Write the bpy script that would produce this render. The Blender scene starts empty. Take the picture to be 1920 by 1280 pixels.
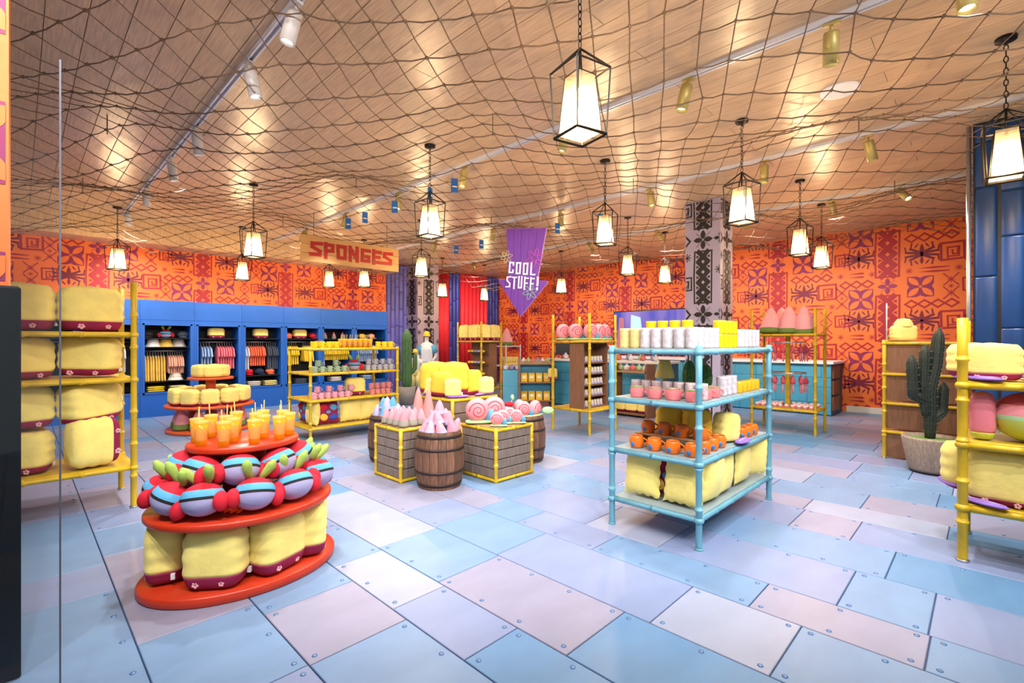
import bpy, bmesh, math, random
from mathutils import Vector, Matrix
R = math.radians
PI = math.pi
random.seed(7)
sc = bpy.context.scene
COL = sc.collection

# ------------------------------------------------------------------ camera
cam = bpy.data.cameras.new('camera'); cam.lens = 17.006; cam.sensor_width = 36; cam.clip_start = .05
camo = bpy.data.objects.new('camera', cam); COL.objects.link(camo)
camo.location = (0, 0, 1.4); camo.rotation_euler = (R(90), 0, R(44.46-90))
sc.camera = camo
# ------------------------------------------------------------------ world (dim mall light coming in through the open shop front)
w = bpy.data.worlds.new('world'); sc.world = w; w.use_nodes = True
w.node_tree.nodes['Background'].inputs[0].default_value = (.86, .92, 1, 1)
w.node_tree.nodes['Background'].inputs[1].default_value = .4
sc.cycles.max_bounces = 5; sc.cycles.adaptive_threshold = .1; sc.cycles.diffuse_bounces = 3; sc.cycles.glossy_bounces = 2; sc.cycles.transmission_bounces = 3; sc.cycles.transparent_max_bounces = 8
sc.view_settings.view_transform = 'Standard'; sc.view_settings.look = 'None'
sc.view_settings.exposure = -0.14; sc.view_settings.gamma = 1; sc.view_settings.use_curve_mapping = False
SPOT_W = 188.0; LANTERN_W = 52.0

# ------------------------------------------------------------------ materials
def lin(c):
    return tuple(((v/255)/12.92 if v/255 <= .04045 else ((v/255+.055)/1.055)**2.4) for v in c)
MATS = {}
def mat(name, rgb, rough=.6, metal=0, var=0, vscale=8, bump=0, bscale=40, stretch=None, emit=0, alpha=1, rnd=0, spec=.5, sheen=0, trans=0):
    if name in MATS: return MATS[name]
    m = bpy.data.materials.new(name); m.use_nodes = True; nt = m.node_tree
    b = nt.nodes['Principled BSDF']; c = lin(rgb)
    b.inputs['Base Color'].default_value = (*c, 1); b.inputs['Roughness'].default_value = rough
    b.inputs['Metallic'].default_value = metal; b.inputs['Specular IOR Level'].default_value = spec
    if sheen: b.inputs['Sheen Weight'].default_value = sheen
    if trans: b.inputs['Transmission Weight'].default_value = trans
    if emit:
        b.inputs['Emission Color'].default_value = (*c, 1); b.inputs['Emission Strength'].default_value = emit
    N = nt.nodes.new; L = nt.links.new
    def coords(sc_):
        tc = N('ShaderNodeTexCoord'); mp = N('ShaderNodeMapping'); L(tc.outputs['Object'], mp.inputs[0])
        mp.inputs['Scale'].default_value = stretch or (1, 1, 1)
        nz = N('ShaderNodeTexNoise'); nz.inputs['Scale'].default_value = sc_; nz.inputs['Detail'].default_value = 4
        L(mp.outputs[0], nz.inputs['Vector']); return nz
    src = None
    if var or rnd:
        hsv = N('ShaderNodeHueSaturation'); hsv.inputs['Color'].default_value = (*c, 1)
        v = None
        if var:
            nz = coords(vscale); mr = N('ShaderNodeMapRange'); L(nz.outputs['Fac'], mr.inputs[0])
            mr.inputs[1].default_value = .3; mr.inputs[2].default_value = .7
            mr.inputs[3].default_value = 1-var; mr.inputs[4].default_value = 1+var; v = mr.outputs[0]
        if rnd:
            oi = N('ShaderNodeObjectInfo'); m2 = N('ShaderNodeMapRange'); L(oi.outputs['Random'], m2.inputs[0])
            m2.inputs[3].default_value = 1-rnd; m2.inputs[4].default_value = 1+rnd
            if v is None: v = m2.outputs[0]
            else:
                mu = N('ShaderNodeMath'); mu.operation = 'MULTIPLY'; L(v, mu.inputs[0]); L(m2.outputs[0], mu.inputs[1]); v = mu.outputs[0]
        L(v, hsv.inputs['Value']); L(hsv.outputs[0], b.inputs['Base Color'])
    if bump:
        nz = coords(bscale); bp = N('ShaderNodeBump'); bp.inputs['Strength'].default_value = bump; bp.inputs['Distance'].default_value = .01
        L(nz.outputs['Fac'], bp.inputs['Height']); L(bp.outputs[0], b.inputs['Normal'])
    MATS[name] = m; return m

def mix_clear(name, rgb, clear, rough=.3, translucent=True):
    if name in MATS: return MATS[name]
    m = bpy.data.materials.new(name); m.use_nodes = True; nt = m.node_tree; nt.nodes.clear(); N = nt.nodes.new; L = nt.links.new
    o = N('ShaderNodeOutputMaterial'); mx = N('ShaderNodeMixShader'); tr = N('ShaderNodeBsdfTransparent'); mx.inputs[0].default_value = 1-clear
    c = (*lin(rgb), 1); tr.inputs[0].default_value = tuple(.5+.5*v for v in c) if translucent else (1, 1, 1, 1)
    if translucent:
        a = N('ShaderNodeBsdfTranslucent'); a.inputs[0].default_value = c
        g = N('ShaderNodeBsdfPrincipled'); g.inputs['Base Color'].default_value = c; g.inputs['Roughness'].default_value = rough
        m2 = N('ShaderNodeMixShader'); m2.inputs[0].default_value = .5; L(a.outputs[0], m2.inputs[1]); L(g.outputs[0], m2.inputs[2]); src = m2
    else:
        src = N('ShaderNodeBsdfGlossy'); src.inputs[0].default_value = c; src.inputs[1].default_value = rough
    L(tr.outputs[0], mx.inputs[1]); L(src.outputs[0], mx.inputs[2]); L(mx.outputs[0], o.inputs[0]); MATS[name] = m; return m

YEL = mat('plush_yellow', (250, 230, 130), .85, var=.07, vscale=9, bump=.25, bscale=30, rnd=.05, sheen=.2)
YELD = mat('plush_gold', (240, 196, 62), .85, var=.08, vscale=9, bump=.2, rnd=.05)
MAG = mat('plush_magenta', (142, 22, 72), .85, var=.1, bump=.2)
RED = mat('plush_red', (198, 18, 44), .85, var=.1, bump=.2)
SKY = mat('plush_sky', (84, 160, 205), .85, var=.06, bump=.2)
LAV = mat('plush_lavender', (172, 168, 212), .85, var=.06, bump=.2)
BLK = mat('plush_black', (20, 20, 24), .8)
GRN = mat('plush_green', (150, 180, 82), .85, var=.08, bump=.2)
PINK = mat('plush_pink', (238, 150, 160), .85, var=.08, bump=.2, rnd=.06)
ROSE = mat('plush_rose', (205, 84, 100), .85, var=.08, bump=.2)
PLG = mat('plush_pale_green', (170, 216, 160), .85, bump=.2)
PUR = mat('plush_purple', (140, 104, 196), .8, var=.08, bump=.2)
OLV = mat('plush_olive', (110, 140, 70), .85, bump=.2)
BAM = mat('bamboo_yellow', (205, 170, 28), .42, var=.14, vscale=10, bump=.15, bscale=25)
BLUR = mat('bamboo_blue', (98, 158, 180), .45, var=.1, vscale=10, bump=.15, bscale=25)
SHELFB = mat('shelf_blue_grey', (140, 158, 165), .5, var=.06)
SHELFW = mat('shelf_wood', (168, 126, 84), .6, var=.14, vscale=5, stretch=(1, 8, 1))
WOODB = mat('cabinet_wood', (128, 88, 62), .6, var=.16, vscale=5, stretch=(1, 8, 1))
RATT = mat('rattan', (124, 110, 102), .8, var=.28, vscale=60, stretch=(1, 1, .12), bump=.6, bscale=90)
STAVE = mat('barrel_stave', (112, 78, 58), .55, var=.4, vscale=7, stretch=(7, 7, .7), bump=.4, bscale=30, rnd=.28)
HOOP = mat('barrel_hoop', (52, 40, 38), .5, metal=.4, var=.2)
REDD = mat('disc_red', (196, 52, 22), .35, var=.06)
ORAD = mat('disc_orange', (214, 88, 36), .4, var=.06)
CABB = mat('cabinet_blue', (26, 98, 196), .4, var=.05, vscale=3)
CABD = mat('cabinet_dark', (16, 22, 38), .6)
STEEL = mat('steel', (190, 192, 196), .3, metal=.9)
IRON = mat('iron', (38, 34, 32), .45, metal=.7)
WHT = mat('white', (232, 232, 236), .4)
OFFW = mat('off_white', (226, 220, 208), .5, var=.04)
ROPE = mat('rope', (116, 92, 72), .9, var=.15, vscale=20)
WOODC = mat('ceiling_wood', (200, 170, 136), .3, var=.2, vscale=9, stretch=(7, .5, 1), rnd=.06, bump=.12, bscale=20, spec=.6)
ORG = mat('wall_orange', (234, 114, 46), .6, var=.06, vscale=2)
P1 = mat('print_maroon', (116, 22, 54), .6); P2 = mat('print_crimson', (166, 24, 44), .6); P3 = mat('print_purple', (138, 28, 86), .6)
LILAC = mat('column_lilac', (172, 162, 184), .5, var=.05, vscale=2); INK = mat('print_black', (28, 24, 28), .55)
BULB = mat('bulb', (255, 226, 176), .3, emit=40)
LENS = mat('spot_lens', (255, 250, 240), .3, emit=25)
SHADE = mix_clear('lantern_glass', (250, 234, 204), .88, .25)
GLASS = mix_clear('clear_glass', (235, 245, 250), .965, .02, False)
AMBER = mix_clear('amber_plastic', (252, 206, 56), .4, .12)
CLEAR = mix_clear('clear_plastic', (250, 232, 150), .45, .1)

# ------------------------------------------------------------------ mesh helpers
class MB:
    def __init__(s): s.v = []; s.f = []; s.sm = []
    def add(s, vs, fs, smooth=False):
        o = len(s.v); s.v += [tuple(p) for p in vs]; s.f += [tuple(i+o for i in f) for f in fs]; s.sm += [smooth]*len(fs); return s
    def box(s, x0, x1, y0, y1, z0, z1, ch=0):
        if ch:
            c = ch; vs = []
            for z, i in ((z0, c), (z0+c, 0), (z1-c, 0), (z1, c)):
                vs += [(x0+i, y0+i, z), (x1-i, y0+i, z), (x1-i, y1-i, z), (x0+i, y1-i, z)]
            fs = [(3, 2, 1, 0), (12, 13, 14, 15)]
            for k in range(3):
                for j in range(4): fs.append((k*4+j, k*4+(j+1) % 4, k*4+4+(j+1) % 4, k*4+4+j))
            return s.add(vs, fs)
        return s.add([(x0, y0, z0), (x1, y0, z0), (x1, y1, z0), (x0, y1, z0), (x0, y0, z1), (x1, y0, z1), (x1, y1, z1), (x0, y1, z1)],
                     [(3, 2, 1, 0), (4, 5, 6, 7), (0, 1, 5, 4), (1, 2, 6, 5), (2, 3, 7, 6), (3, 0, 4, 7)])
    def loft(s, rings, cap=True, smooth=True, close=True):
        n = len(rings[0]); vs = [p for r in rings for p in r]; fs = []
        for k in range(len(rings)-1):
            for j in range(n if close else n-1): fs.append((k*n+j, k*n+(j+1) % n, (k+1)*n+(j+1) % n, (k+1)*n+j))
        s.add(vs, fs, smooth)
        if cap:
            o = len(s.v)-len(vs)
            s.f.append(tuple(o+j for j in range(n-1, -1, -1))); s.sm.append(False)
            s.f.append(tuple(o+(len(rings)-1)*n+j for j in range(n))); s.sm.append(False)
        return s
    def lathe(s, prof, n=20, c=(0, 0, 0), sx=1, sy=1, cap=False, smooth=True):
        return s.loft([[(c[0]+r*sx*math.cos(2*PI*j/n), c[1]+r*sy*math.sin(2*PI*j/n), c[2]+z) for j in range(n)] for r, z in prof], cap, smooth)
    def tube(s, pts, r, n=8, cap=True, smooth=True):
        pts = [Vector(p) for p in pts]; rr = r if isinstance(r, (list, tuple)) else [r]*len(pts); rings = []; up = None
        for i, p in enumerate(pts):
            d = (pts[min(i+1, len(pts)-1)]-pts[max(i-1, 0)]).normalized()
            if up is None or abs(up.dot(d)) > .98: up = Vector((0, 0, 1)) if abs(d.z) < .9 else Vector((1, 0, 0))
            a = d.cross(up).normalized(); b = a.cross(d).normalized(); up = b
            rings.append([tuple(p+(a*math.cos(2*PI*j/n)+b*math.sin(2*PI*j/n))*rr[i]) for j in range(n)])
        return s.loft(rings, cap, smooth)
    def ell(s, c, rx, ry, rz, n=14, m=9):
        rings = []
        for i in range(m+1):
            t = -PI/2+PI*i/m; k = max(math.cos(t), .02)
            rings.append([(c[0]+rx*k*math.cos(2*PI*j/n), c[1]+ry*k*math.sin(2*PI*j/n), c[2]+rz*math.sin(t)) for j in range(n)])
        return s.loft(rings, True, True)
    def prism(s, pts, y0, y1):    # polygon in x,z extruded along y
        n = len(pts); vs = [(p[0], y0, p[1]) for p in pts]+[(p[0], y1, p[1]) for p in pts]
        return s.add(vs, [tuple(range(n)), tuple(range(2*n-1, n-1, -1))]+[((j+1) % n, j, n+j, n+(j+1) % n) for j in range(n)])
    def rbox(s, w, d, h, e=.35, n=28, m=12, c=(0, 0, 0), z0=-1, z1=1, wav=0):
        # rounded (superellipsoid) block standing on z = c.z; z0..z1 pick a slice of its height (-1..1)
        sp = lambda v, k: math.copysign(abs(v)**k, v); rings = []
        for i in range(m+1):
            zz = z0+(z1-z0)*i/m
            t = math.asin(max(-1, min(1, math.copysign(abs(zz)**(1/e), zz)))); k = max(abs(math.cos(t))**e, .04)
            k2 = k*(1+wav*math.sin(zz*13+1)); rings.append([(c[0]+w/2*k2*sp(math.cos(2*PI*j/n), e), c[1]+d/2*k*sp(math.sin(2*PI*j/n), e*1.5 if wav else e), c[2]+h/2*(1+zz*(1+wav*.8*math.sin(7*math.cos(2*PI*j/n))*(zz > 0)))) for j in range(n)])
        return s.loft(rings, True, True)
    def bamboo(s, p0, p1, r, node=.26, n=8):
        p0 = Vector(p0); p1 = Vector(p1); Ln = (p1-p0).length; k = max(1, round(Ln/node)); pts = []; rr = []
        for i in range(k):
            a = i/k; b = (i+1)/k; e = .012/Ln
            for t, q in ((a, 1.0), (a+2*e, .94), (b-2*e, .94), (b-e, 1.22), (b-.001*e, 1.22)) if i < k-1 else ((a, 1.0), (a+2*e, .94), (b, 1.0)):
                pts.append(p0.lerp(p1, t)); rr.append(r*q)
        return s.tube(pts, rr, n)
    def build(s, name, m, parent=None, loc=None, rz=0):
        me = bpy.data.meshes.new(name); me.from_pydata(s.v, [], s.f); me.polygons.foreach_set('use_smooth', s.sm); me.update()
        bm = bmesh.new(); bm.from_mesh(me); bmesh.ops.recalc_face_normals(bm, faces=bm.faces); bm.to_mesh(me); bm.free()
        if m: me.materials.append(m)
        return link(name, me, parent, loc, rz)
def link(name, me, parent=None, loc=None, rz=0):
    o = bpy.data.objects.new(name, me); COL.objects.link(o)
    if parent: o.parent = parent
    if loc: o.location = loc
    if rz: o.rotation_euler = (0, 0, rz)
    return o
def remat(o, m):
    o.material_slots[0].link = 'OBJECT'; o.material_slots[0].material = m
def tag(o, label, cat, group=None, kind=None):
    o['label'] = label; o['category'] = cat
    if group: o['group'] = group
    if kind: o['kind'] = kind
    return o
def thing(name, label, cat, loc=(0, 0, 0), rz=0, group=None):
    o = link(name, None, None, loc, rz); o.empty_display_size = .1; return tag(o, label, cat, group)
def struct(o): o['kind'] = 'structure'; return o
def copy_tree(o, parent=None):
    c = o.copy(); COL.objects.link(c)
    if parent: c.parent = parent
    for ch in o.children:
        if ch.type != 'LIGHT': copy_tree(ch, c)
    return c
class Proto:      # the first call places the thing itself, later calls place copies of it and of its parts
    def __init__(s, build): s.b = build; s.r = None; s.used = False
    def __call__(s, loc, rz, label, cat, group=None, tilt=(0, 0), sca=1):
        if s.r is None: s.r = s.b(); o = s.r
        else: o = copy_tree(s.r)
        o.location = loc; o.rotation_euler = (tilt[0], tilt[1], rz); o.scale = (sca,)*3
        tag(o, label, cat, group); return o
def root(name): o = link(name, None); o.empty_display_size = .1; return o
ORD = ['leftmost', 'second from left', 'third from left', 'fourth from left', 'fifth from left', 'sixth from left', 'seventh from left', 'eighth from left', 'ninth from left', 'tenth from left']
def rot2(x, y, a): return x*math.cos(a)-y*math.sin(a), x*math.sin(a)+y*math.cos(a)

# ------------------------------------------------------------------ 2-D print (tapa motifs) laid on walls and columns
class Print:
    def __init__(s): s.p = []
    def poly(s, pts, m=0): s.p.append((pts, m)); return s
    def line(s, pts, w, m=0, closed=False):
        if closed: pts = pts+[pts[0]]
        for (a, b), (c, d) in zip(pts, pts[1:]):
            L = math.hypot(c-a, d-b) or 1; ux, uy = (c-a)/L*w/2, (d-b)/L*w/2
            s.poly([(a-ux-uy, b-uy+ux), (a-ux+uy, b-uy-ux), (c+ux+uy, d+uy-ux), (c+ux-uy, d+uy+ux)], m)
    def petal(s, cx, cy, ang, l0, l1, w, m=0, k=8):
        pts = []
        for i in range(k+1): t = i/k; pts.append((l0+(l1-l0)*t, w*math.sin(PI*t)**.8))
        for i in range(k-1, 0, -1): t = i/k; pts.append((l0+(l1-l0)*t, -w*math.sin(PI*t)**.8))
        s.poly([(cx+x*math.cos(ang)-y*math.sin(ang), cy+x*math.sin(ang)+y*math.cos(ang)) for x, y in pts], m)
    def strip(s, cx, y0, y1, w, m=1):
        h = w/2; lw = w*.09
        s.line([(cx-h, y0), (cx-h*1.06, (y0+y1)/2), (cx-h*.96, y1), (cx+h, y1), (cx+h*.95, y0)], lw, m, True)
        n = max(1, round((y1-y0)/(w*.62))); dy = (y1-y0)/n
        for i in range(n):
            a = y0+i*dy
            s.line([(cx-h*.5, a+dy*.06), (cx+h*.5, a+dy*.94)], w*.26, m); s.line([(cx+h*.5, a+dy*.06), (cx-h*.5, a+dy*.94)], w*.26, m)
            for q in (-1, 1): s.poly([(cx+q*h*.78, a+dy*.34), (cx+q*h*.78, a+dy*.66), (cx+q*h*.42, a+dy*.5)], m)
    def flower(s, cx, cy, r, m=0, cross=True):
        for k in range(4): s.petal(cx, cy, k*PI/2, .05*r, r, r*.26, m)
        if cross:
            for k in range(4):
                a = PI/4+k*PI/2; s.line([(cx+.2*r*math.cos(a), cy+.2*r*math.sin(a)), (cx+1.0*r*math.cos(a), cy+1.0*r*math.sin(a))], r*.05, m)
    def leafsq(s, cx, cy, r, m=2):
        for k in range(4):
            a = k*PI/2; ca, sa = math.cos(a), math.sin(a)
            for q in (-1, 1):
                s.poly([(cx+x*ca-y*sa, cy+x*sa+y*ca) for x, y in ((0, 0), (.84*r, 0), (r, q*.3*r), (r, q*r))], m)
        for k in range(4): s.petal(cx, cy, PI/4+k*PI/2, .16*r, 1.3*r, .26*r, 3)
        s.star(cx, cy, r*.16, 3)
    def spider(s, cx, cy, r, m=0):
        s.petal(cx, cy, PI/2, -.55*r, .95*r, r*.17, m); s.petal(cx, cy, PI/2, -.95*r, -.3*r, r*.13, m)
        for q in (-1, 1):
            for P in (((0, .1), (.42, .3), (.8, .5), (.72, .98)), ((0, .02), (.5, .12), (1.12, .2), (1.2, .66)), ((0, -.02), (.5, -.12), (1.12, -.2), (1.2, -.66)), ((0, -.1), (.42, -.3), (.8, -.5), (.72, -.98))):
                for i, wd in enumerate((.2, .2, .12)):
                    s.line([(cx+q*P[i][0]*r, cy+P[i][1]*r), (cx+q*P[i+1][0]*r, cy+P[i+1][1]*r)], wd*r, m)
            s.petal(cx+q*.42*r, cy+.72*r, 2.2 if q > 0 else PI-2.2, -.2*r, .32*r, .07*r, m); s.petal(cx+q*.42*r, cy-.72*r, -2.2 if q > 0 else PI+2.2, -.2*r, .32*r, .07*r, m)
    def spiral(s, cx, cy, r, m=1):
        pts = [(-1, -1), (-1.05, 1), (1, 1.05), (1.02, -.9), (-.45, -.95), (-.5, .5), (.5, .52), (.48, -.4), (0, -.4), (-.02, .1)]
        s.line([(cx+x*r, cy+y*r) for x, y in pts[:4]]+[(cx-1*r, cy-1*r)], r*.24, m)
        s.line([(cx+x*r*.92, cy+y*r*.9) for x, y in pts[4:]], r*.17, m); s.line([(cx-.43*r, cy-.62*r), (cx+.55*r, cy-.6*r), (cx+.6*r, cy+.5*r)], r*.15, m)
    def zig(s, x0, x1, cy, h, n=4, m=1):
        dx = (x1-x0)/n
        for i in range(n):
            c = x0+dx*(i+.5); s.line([(c-dx*.5, cy), (c, cy+h), (c+dx*.5, cy), (c, cy-h)], dx*.16, m, True)
    def star(s, cx, cy, r, m=1):
        for k in range(4): a = k*PI/4; s.line([(cx-r*math.cos(a), cy-r*math.sin(a)), (cx+r*math.cos(a), cy+r*math.sin(a))], r*.22, m)
    def bars(s, x0, x1, cy, m=1):
        for q in (-1, 1): s.poly([(x0+.12, cy+q*.035), (x0+.35, cy+q*.035+.02), (x1-.12, cy+q*.035+.005), (x1-.12, cy+q*.035-.01), (x0+.35, cy+q*.035-.02)], m)
        s.star(x0, cy, .05, m); s.star(x1, cy, .05, m)
    def xstack(s, cx, cy, r, m=1):
        for q in (-1, 1):
            c = cy+q*r*.8
            for a in (.75, -.75): s.line([(cx-r*math.cos(a)*.9, c-r*math.sin(a)), (cx+r*math.cos(a)*.9, c+r*math.sin(a))], r*.13, m)
            s.star(cx, c, r*.33, m)
        s.star(cx, cy, r*.25, m)
    def block(s, u, v):
        k = len(s.p)
        s.strip(.0, .0, .86, .36, 1); s.flower(0, 1.04, .155, 2)
        s.leafsq(.48, 1.0, .19, 2); s.xstack(.9, .98, .15, 1); s.zig(.26, 1.0, .68, .07, 4, 1); s.spider(.5, .38, .2, 0); s.spiral(.92, .38, .15, 1); s.bars(.32, 1.0, .08, 1)
        s.spider(1.45, 1.0, .2, 0); s.spiral(1.12, 1.02-.12, .0001, 1); s.bars(1.15, 1.66, .68, 1); s.zig(1.14, 1.68, .5, .07, 3, 1); s.leafsq(1.48, .2, .2, 2); s.xstack(1.17, .24, .14, 1); s.spiral(1.17, 1.0, .11, 1)
        for i in range(k, len(s.p)): s.p[i] = ([(x+u, y+v) for x, y in s.p[i][0]], s.p[i][1])
    def scale(s, k): s.p = [([(x*k, y*k) for x, y in p], m) for p, m in s.p]; return s
    def shift(s, a, b): s.p = [([(x+a, y+b) for x, y in p], m) for p, m in s.p]; return s
    def clip(s, x0, x1, y0, y1):
        out = []
        for p, m in s.p:
            for ax, lim, sg in ((0, x0, 1), (0, x1, -1), (1, y0, 1), (1, y1, -1)):
                q = []
                for i in range(len(p)):
                    a, b = p[i-1], p[i]; da, db = sg*(a[ax]-lim), sg*(b[ax]-lim)
                    if (da < 0) != (db < 0): t = da/(da-db); q.append((a[0]+(b[0]-a[0])*t, a[1]+(b[1]-a[1])*t))
                    if db >= 0: q.append(b)
                p = q
                if len(p) < 3: break
            if len(p) >= 3: out.append((p, m))
        s.p = out; return s
    def lay(s, name, mats, parent, O, U, N_, off=.002):
        O = Vector(O); U = Vector(U); N_ = Vector(N_); v = []; f = []; mi = []
        for i, (p, m) in enumerate(s.p):
            o = len(v); d = off+(i % 7)*.00012+(.0014 if m == 3 else 0)
            for x, y in p: v.append(tuple(O+U*x+Vector((0, 0, y))+N_*d))
            f.append(tuple(range(o, o+len(p)))); mi.append(m)
        me = bpy.data.meshes.new(name); me.from_pydata(v, [], f)
        for m in mats: me.materials.append(m)
        me.polygons.foreach_set('material_index', mi); me.update(); return link(name, me, parent)

# ================================================================== STRUCTURE
XW, YW, YB, ZC = 11.6, 11.55, 12.0, 3.6
# ---- floor: riveted plates in uneven bands
floor = struct(MB().box(-3, XW+.2, -4, YB+.3, -.12, -.012).build('floor', mat('floor_joint', (66, 88, 128), .6)))
FM = [mat('plate_blue', (112, 144, 184), .36, var=.07, vscale=2.5, stretch=(1, 2.2, 1), bump=.06, bscale=6),
      mat('plate_pale', (146, 156, 184), .36, var=.06, vscale=2.5, stretch=(1, 2.2, 1), bump=.06, bscale=6),
      mat('plate_lilac', (126, 142, 182), .36, var=.06, vscale=2.5, stretch=(1, 2.2, 1), bump=.06, bscale=6),
      mat('plate_mauve', (140, 142, 170), .36, var=.07, vscale=2.5, stretch=(1, 2.2, 1), bump=.06, bscale=6),
      mat('plate_sky', (96, 138, 182), .36, var=.08, vscale=2.5, stretch=(1, 2.2, 1), bump=.06, bscale=6)]
RIV = mat('rivet', (96, 128, 176), .35, metal=.3)
bands = [-3, -2.5, -2.1, -1.6, -1.1, -.6, -.1, .38, .88, 1.37, 1.71, 2.2, 2.7, 3.04, 3.58, 4.1, 4.6, 4.94, 5.44, 5.94, 6.3, 6.8, 7.3, 7.64, 8.14, 8.64, 9.1, 9.6, 10.1, 10.6, 11.1, 11.8]
known = {.38: [2.1, 2.8], .88: [1.4, 2.09, 2.65], 1.37: [.9, 1.64, 2.22, 2.9], 1.71: [.5, 1.34, 2.28, 2.95], 2.2: [-.3, .65, 1.2, 2.3, 2.98], 2.7: [-.6, .19, .9, 1.9, 2.6], 3.04: [-.8, .2, .57, 1.6, 2.2], 3.58: [-.5, .43, 1.9, 2.4], 4.1: [-.2, .69, 1.08, 2.0], 4.6: [.2, 1.1, 1.6], 4.94: [-.4, .76, 1.5]}
rr = random.Random(3)
for bi in range(len(bands)-1):
    x0, x1 = bands[bi], bands[bi+1]; ks = known.get(x0, []); cuts = []
    y = ks[0] if ks else -.3+rr.random()
    lo = []
    while y > -4: y -= rr.choice((.6, .8, 1.0, 1.25)); lo.append(max(y, -4))
    y = ks[-1] if ks else (lo[0] if lo else -4)
    if not ks: ks = [y]
    hi = []
    while y < YB+.2: y += rr.choice((.45, .6, .8, 1.0, 1.3)); hi.append(min(y, YB+.25))
    cuts = sorted(set(round(c, 3) for c in lo+ks+hi)); lastm = -1
    for y0, y1 in zip(cuts, cuts[1:]):
        if y1-y0 < .1: continue
        mi = rr.choice([k for k in (0, 0, 1, 2, 2, 3, 4) if k != lastm]); lastm = mi; g = .003; w_, l_ = (x1-x0)/2-g, (y1-y0)/2-g
        cx, cy = (x0+x1)/2, (y0+y1)/2
        t = MB().box(-w_, w_, -l_, l_, -.012, 0, .003).build('floor_tile', FM[mi], floor, (cx, cy, 0))
        d = cx*.7138+cy*.7004
        if .8 < d < 6.5 and rr.random() < .75:
            rv = MB(); n = max(2, round(2*l_/.24))
            ends = rr.choice(((-1,), (1,), (-1, 1)))
            for q in ends:
                for i in range(n):
                    yy = -l_+.045+(2*l_-.09)*i/(n-1); rv.lathe([(.013, 0), (.012, .003), (.006, .005), (.0005, .0055)], 8, (q*(w_-.04), yy, 0))
            rv.build('rivets', RIV, t)
# ---- ceiling planks
ceil = struct(MB().box(-2.4, XW+.2, -3, YB+.3, ZC+.02, ZC+.12).build('ceiling', mat('ceiling_dark', (90, 68, 50), .8)))
x = -2.4; pl = {}
while x < XW+.1:
    wd = .21
    pi_ = round(x/.21) % 3; cy_ = (-3, *((.6, 4.6, 8.4), (1.9, 5.9, 9.7), (-.7, 3.3, 7.1))[pi_], YB+.25)
    for y0, y1 in zip(cy_, cy_[1:]):
        k = round(y1-y0, 2)
        if k not in pl: pl[k] = MB().box(0, wd-.004, 0, k-.003, 0, .02, .002).build('ceiling_plank', WOODC, ceil, (x, y0, ZC)).data
        else: link('ceiling_plank', pl[k], ceil, (x, y0, ZC))
    x += wd
# ---- left wall + soffit
wl = struct(MB().box(-2.4, 6.92, YW, YB+.3, 0, ZC+.02).build('wall_left', ORG))
pr = Print()
for i in range(7):
    for j in range(4): pr.block(i*1.9, j*1.22-(.61 if i % 2 else 0))
pr.scale(.87).shift(-2.3, .1).clip(-2.2, 6.9, 2.0, 3.58)
pr.lay('wallpaper_print', [P1, P2, P3, ORG], wl, (0, YW, 0), (1, 0, 0), (0, -1, 0))
struct(MB().box(-2.4, 6.9, 10.95, YW, 3.2, ZC).build('trim_1', WOODC))
# ---- right wall
wr = struct(MB().box(XW, XW+.2, -3, YB+.3, 0, ZC+.02).build('wall_right', ORG))
pr = Print()
for i in range(9):
    for j in range(5): pr.block(i*1.9, j*1.22-(.61 if i % 2 else 0))
pr.p = [([(14.65-x, y) for x, y in p], m) for p, m in pr.p]
pr.shift(0, -.42).clip(-1.0, 12.0, .1, 3.58)
pr.lay('wallpaper_print', [P1, P2, P3, ORG], wr, (XW, 0, 0), (0, 1, 0), (-1, 0, 0))
struct(MB().box(XW-.03, XW, -3, 2.0, 0, .12, .004).build('baseboard_right', OFFW))
# ---- back wall: red pleated panels and blue-violet bamboo
wb = struct(MB().box(6.92, XW+.2, YB, YB+.3, 0, ZC+.02).build('wall_back', mat('back_red', (150, 16, 30), .6)))
def bamboo_wall(parent, O, U, N_, width, z1, pw, m, seed, seg=(.5, 1.1), dep=.3):
    O = Vector(O); U = Vector(U); N_ = Vector(N_); r = random.Random(seed); n = round(width/pw); cache = {}
    for i in range(n):
        z = 0.0; first = True
        while z < z1-.02:
            h = r.choice((seg[0], (seg[0]+seg[1])/2, seg[1]))*(r.choice((.4, .7)) if first else 1); first = False; h = min(h, z1-z)
            if z1-z-h < .12: h = z1-z
            k = round(h, 3)
            if k not in cache:
                b = MB(); rings = []
                for zz, q in ((.004, .93), (.02, 1), (k-.02, 1), (k-.004, .93)):
                    rings.append([tuple(U*(pw*.475*q*math.cos(a))+N_*(pw*dep*q*math.sin(a))+Vector((0, 0, zz))) for a in [PI*t/8 for t in range(9)]])
                b.loft(rings, True, True, False); o = b.build('bamboo_segment', m, parent); cache[k] = o.data
            else: o = link('bamboo_segment', cache[k], parent)
            o.location = O+U*(pw*(i+.5))+Vector((0, 0, z)); z += h
VIO = mat('bamboo_violet', (112, 116, 214), .4, var=.1, vscale=3, rnd=.12)
NAVY = mat('bamboo_navy', (44, 56, 140), .4, var=.1, rnd=.1)
bamboo_wall(wb, (6.92, YB, 0), (1, 0, 0), (0, -1, 0), .98, 3.58, .14, VIO, 5)
bamboo_wall(wb, (9.42, YB, 0), (1, 0, 0), (0, -1, 0), .42, 3.58, .14, NAVY, 6)
bamboo_wall(wb, (11.0, YB, 0), (1, 0, 0), (0, -1, 0), .56, 3.58, .14, NAVY, 8)
REDC = mat('curtain_red', (216, 34, 48), .6, var=.08, vscale=3)
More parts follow.
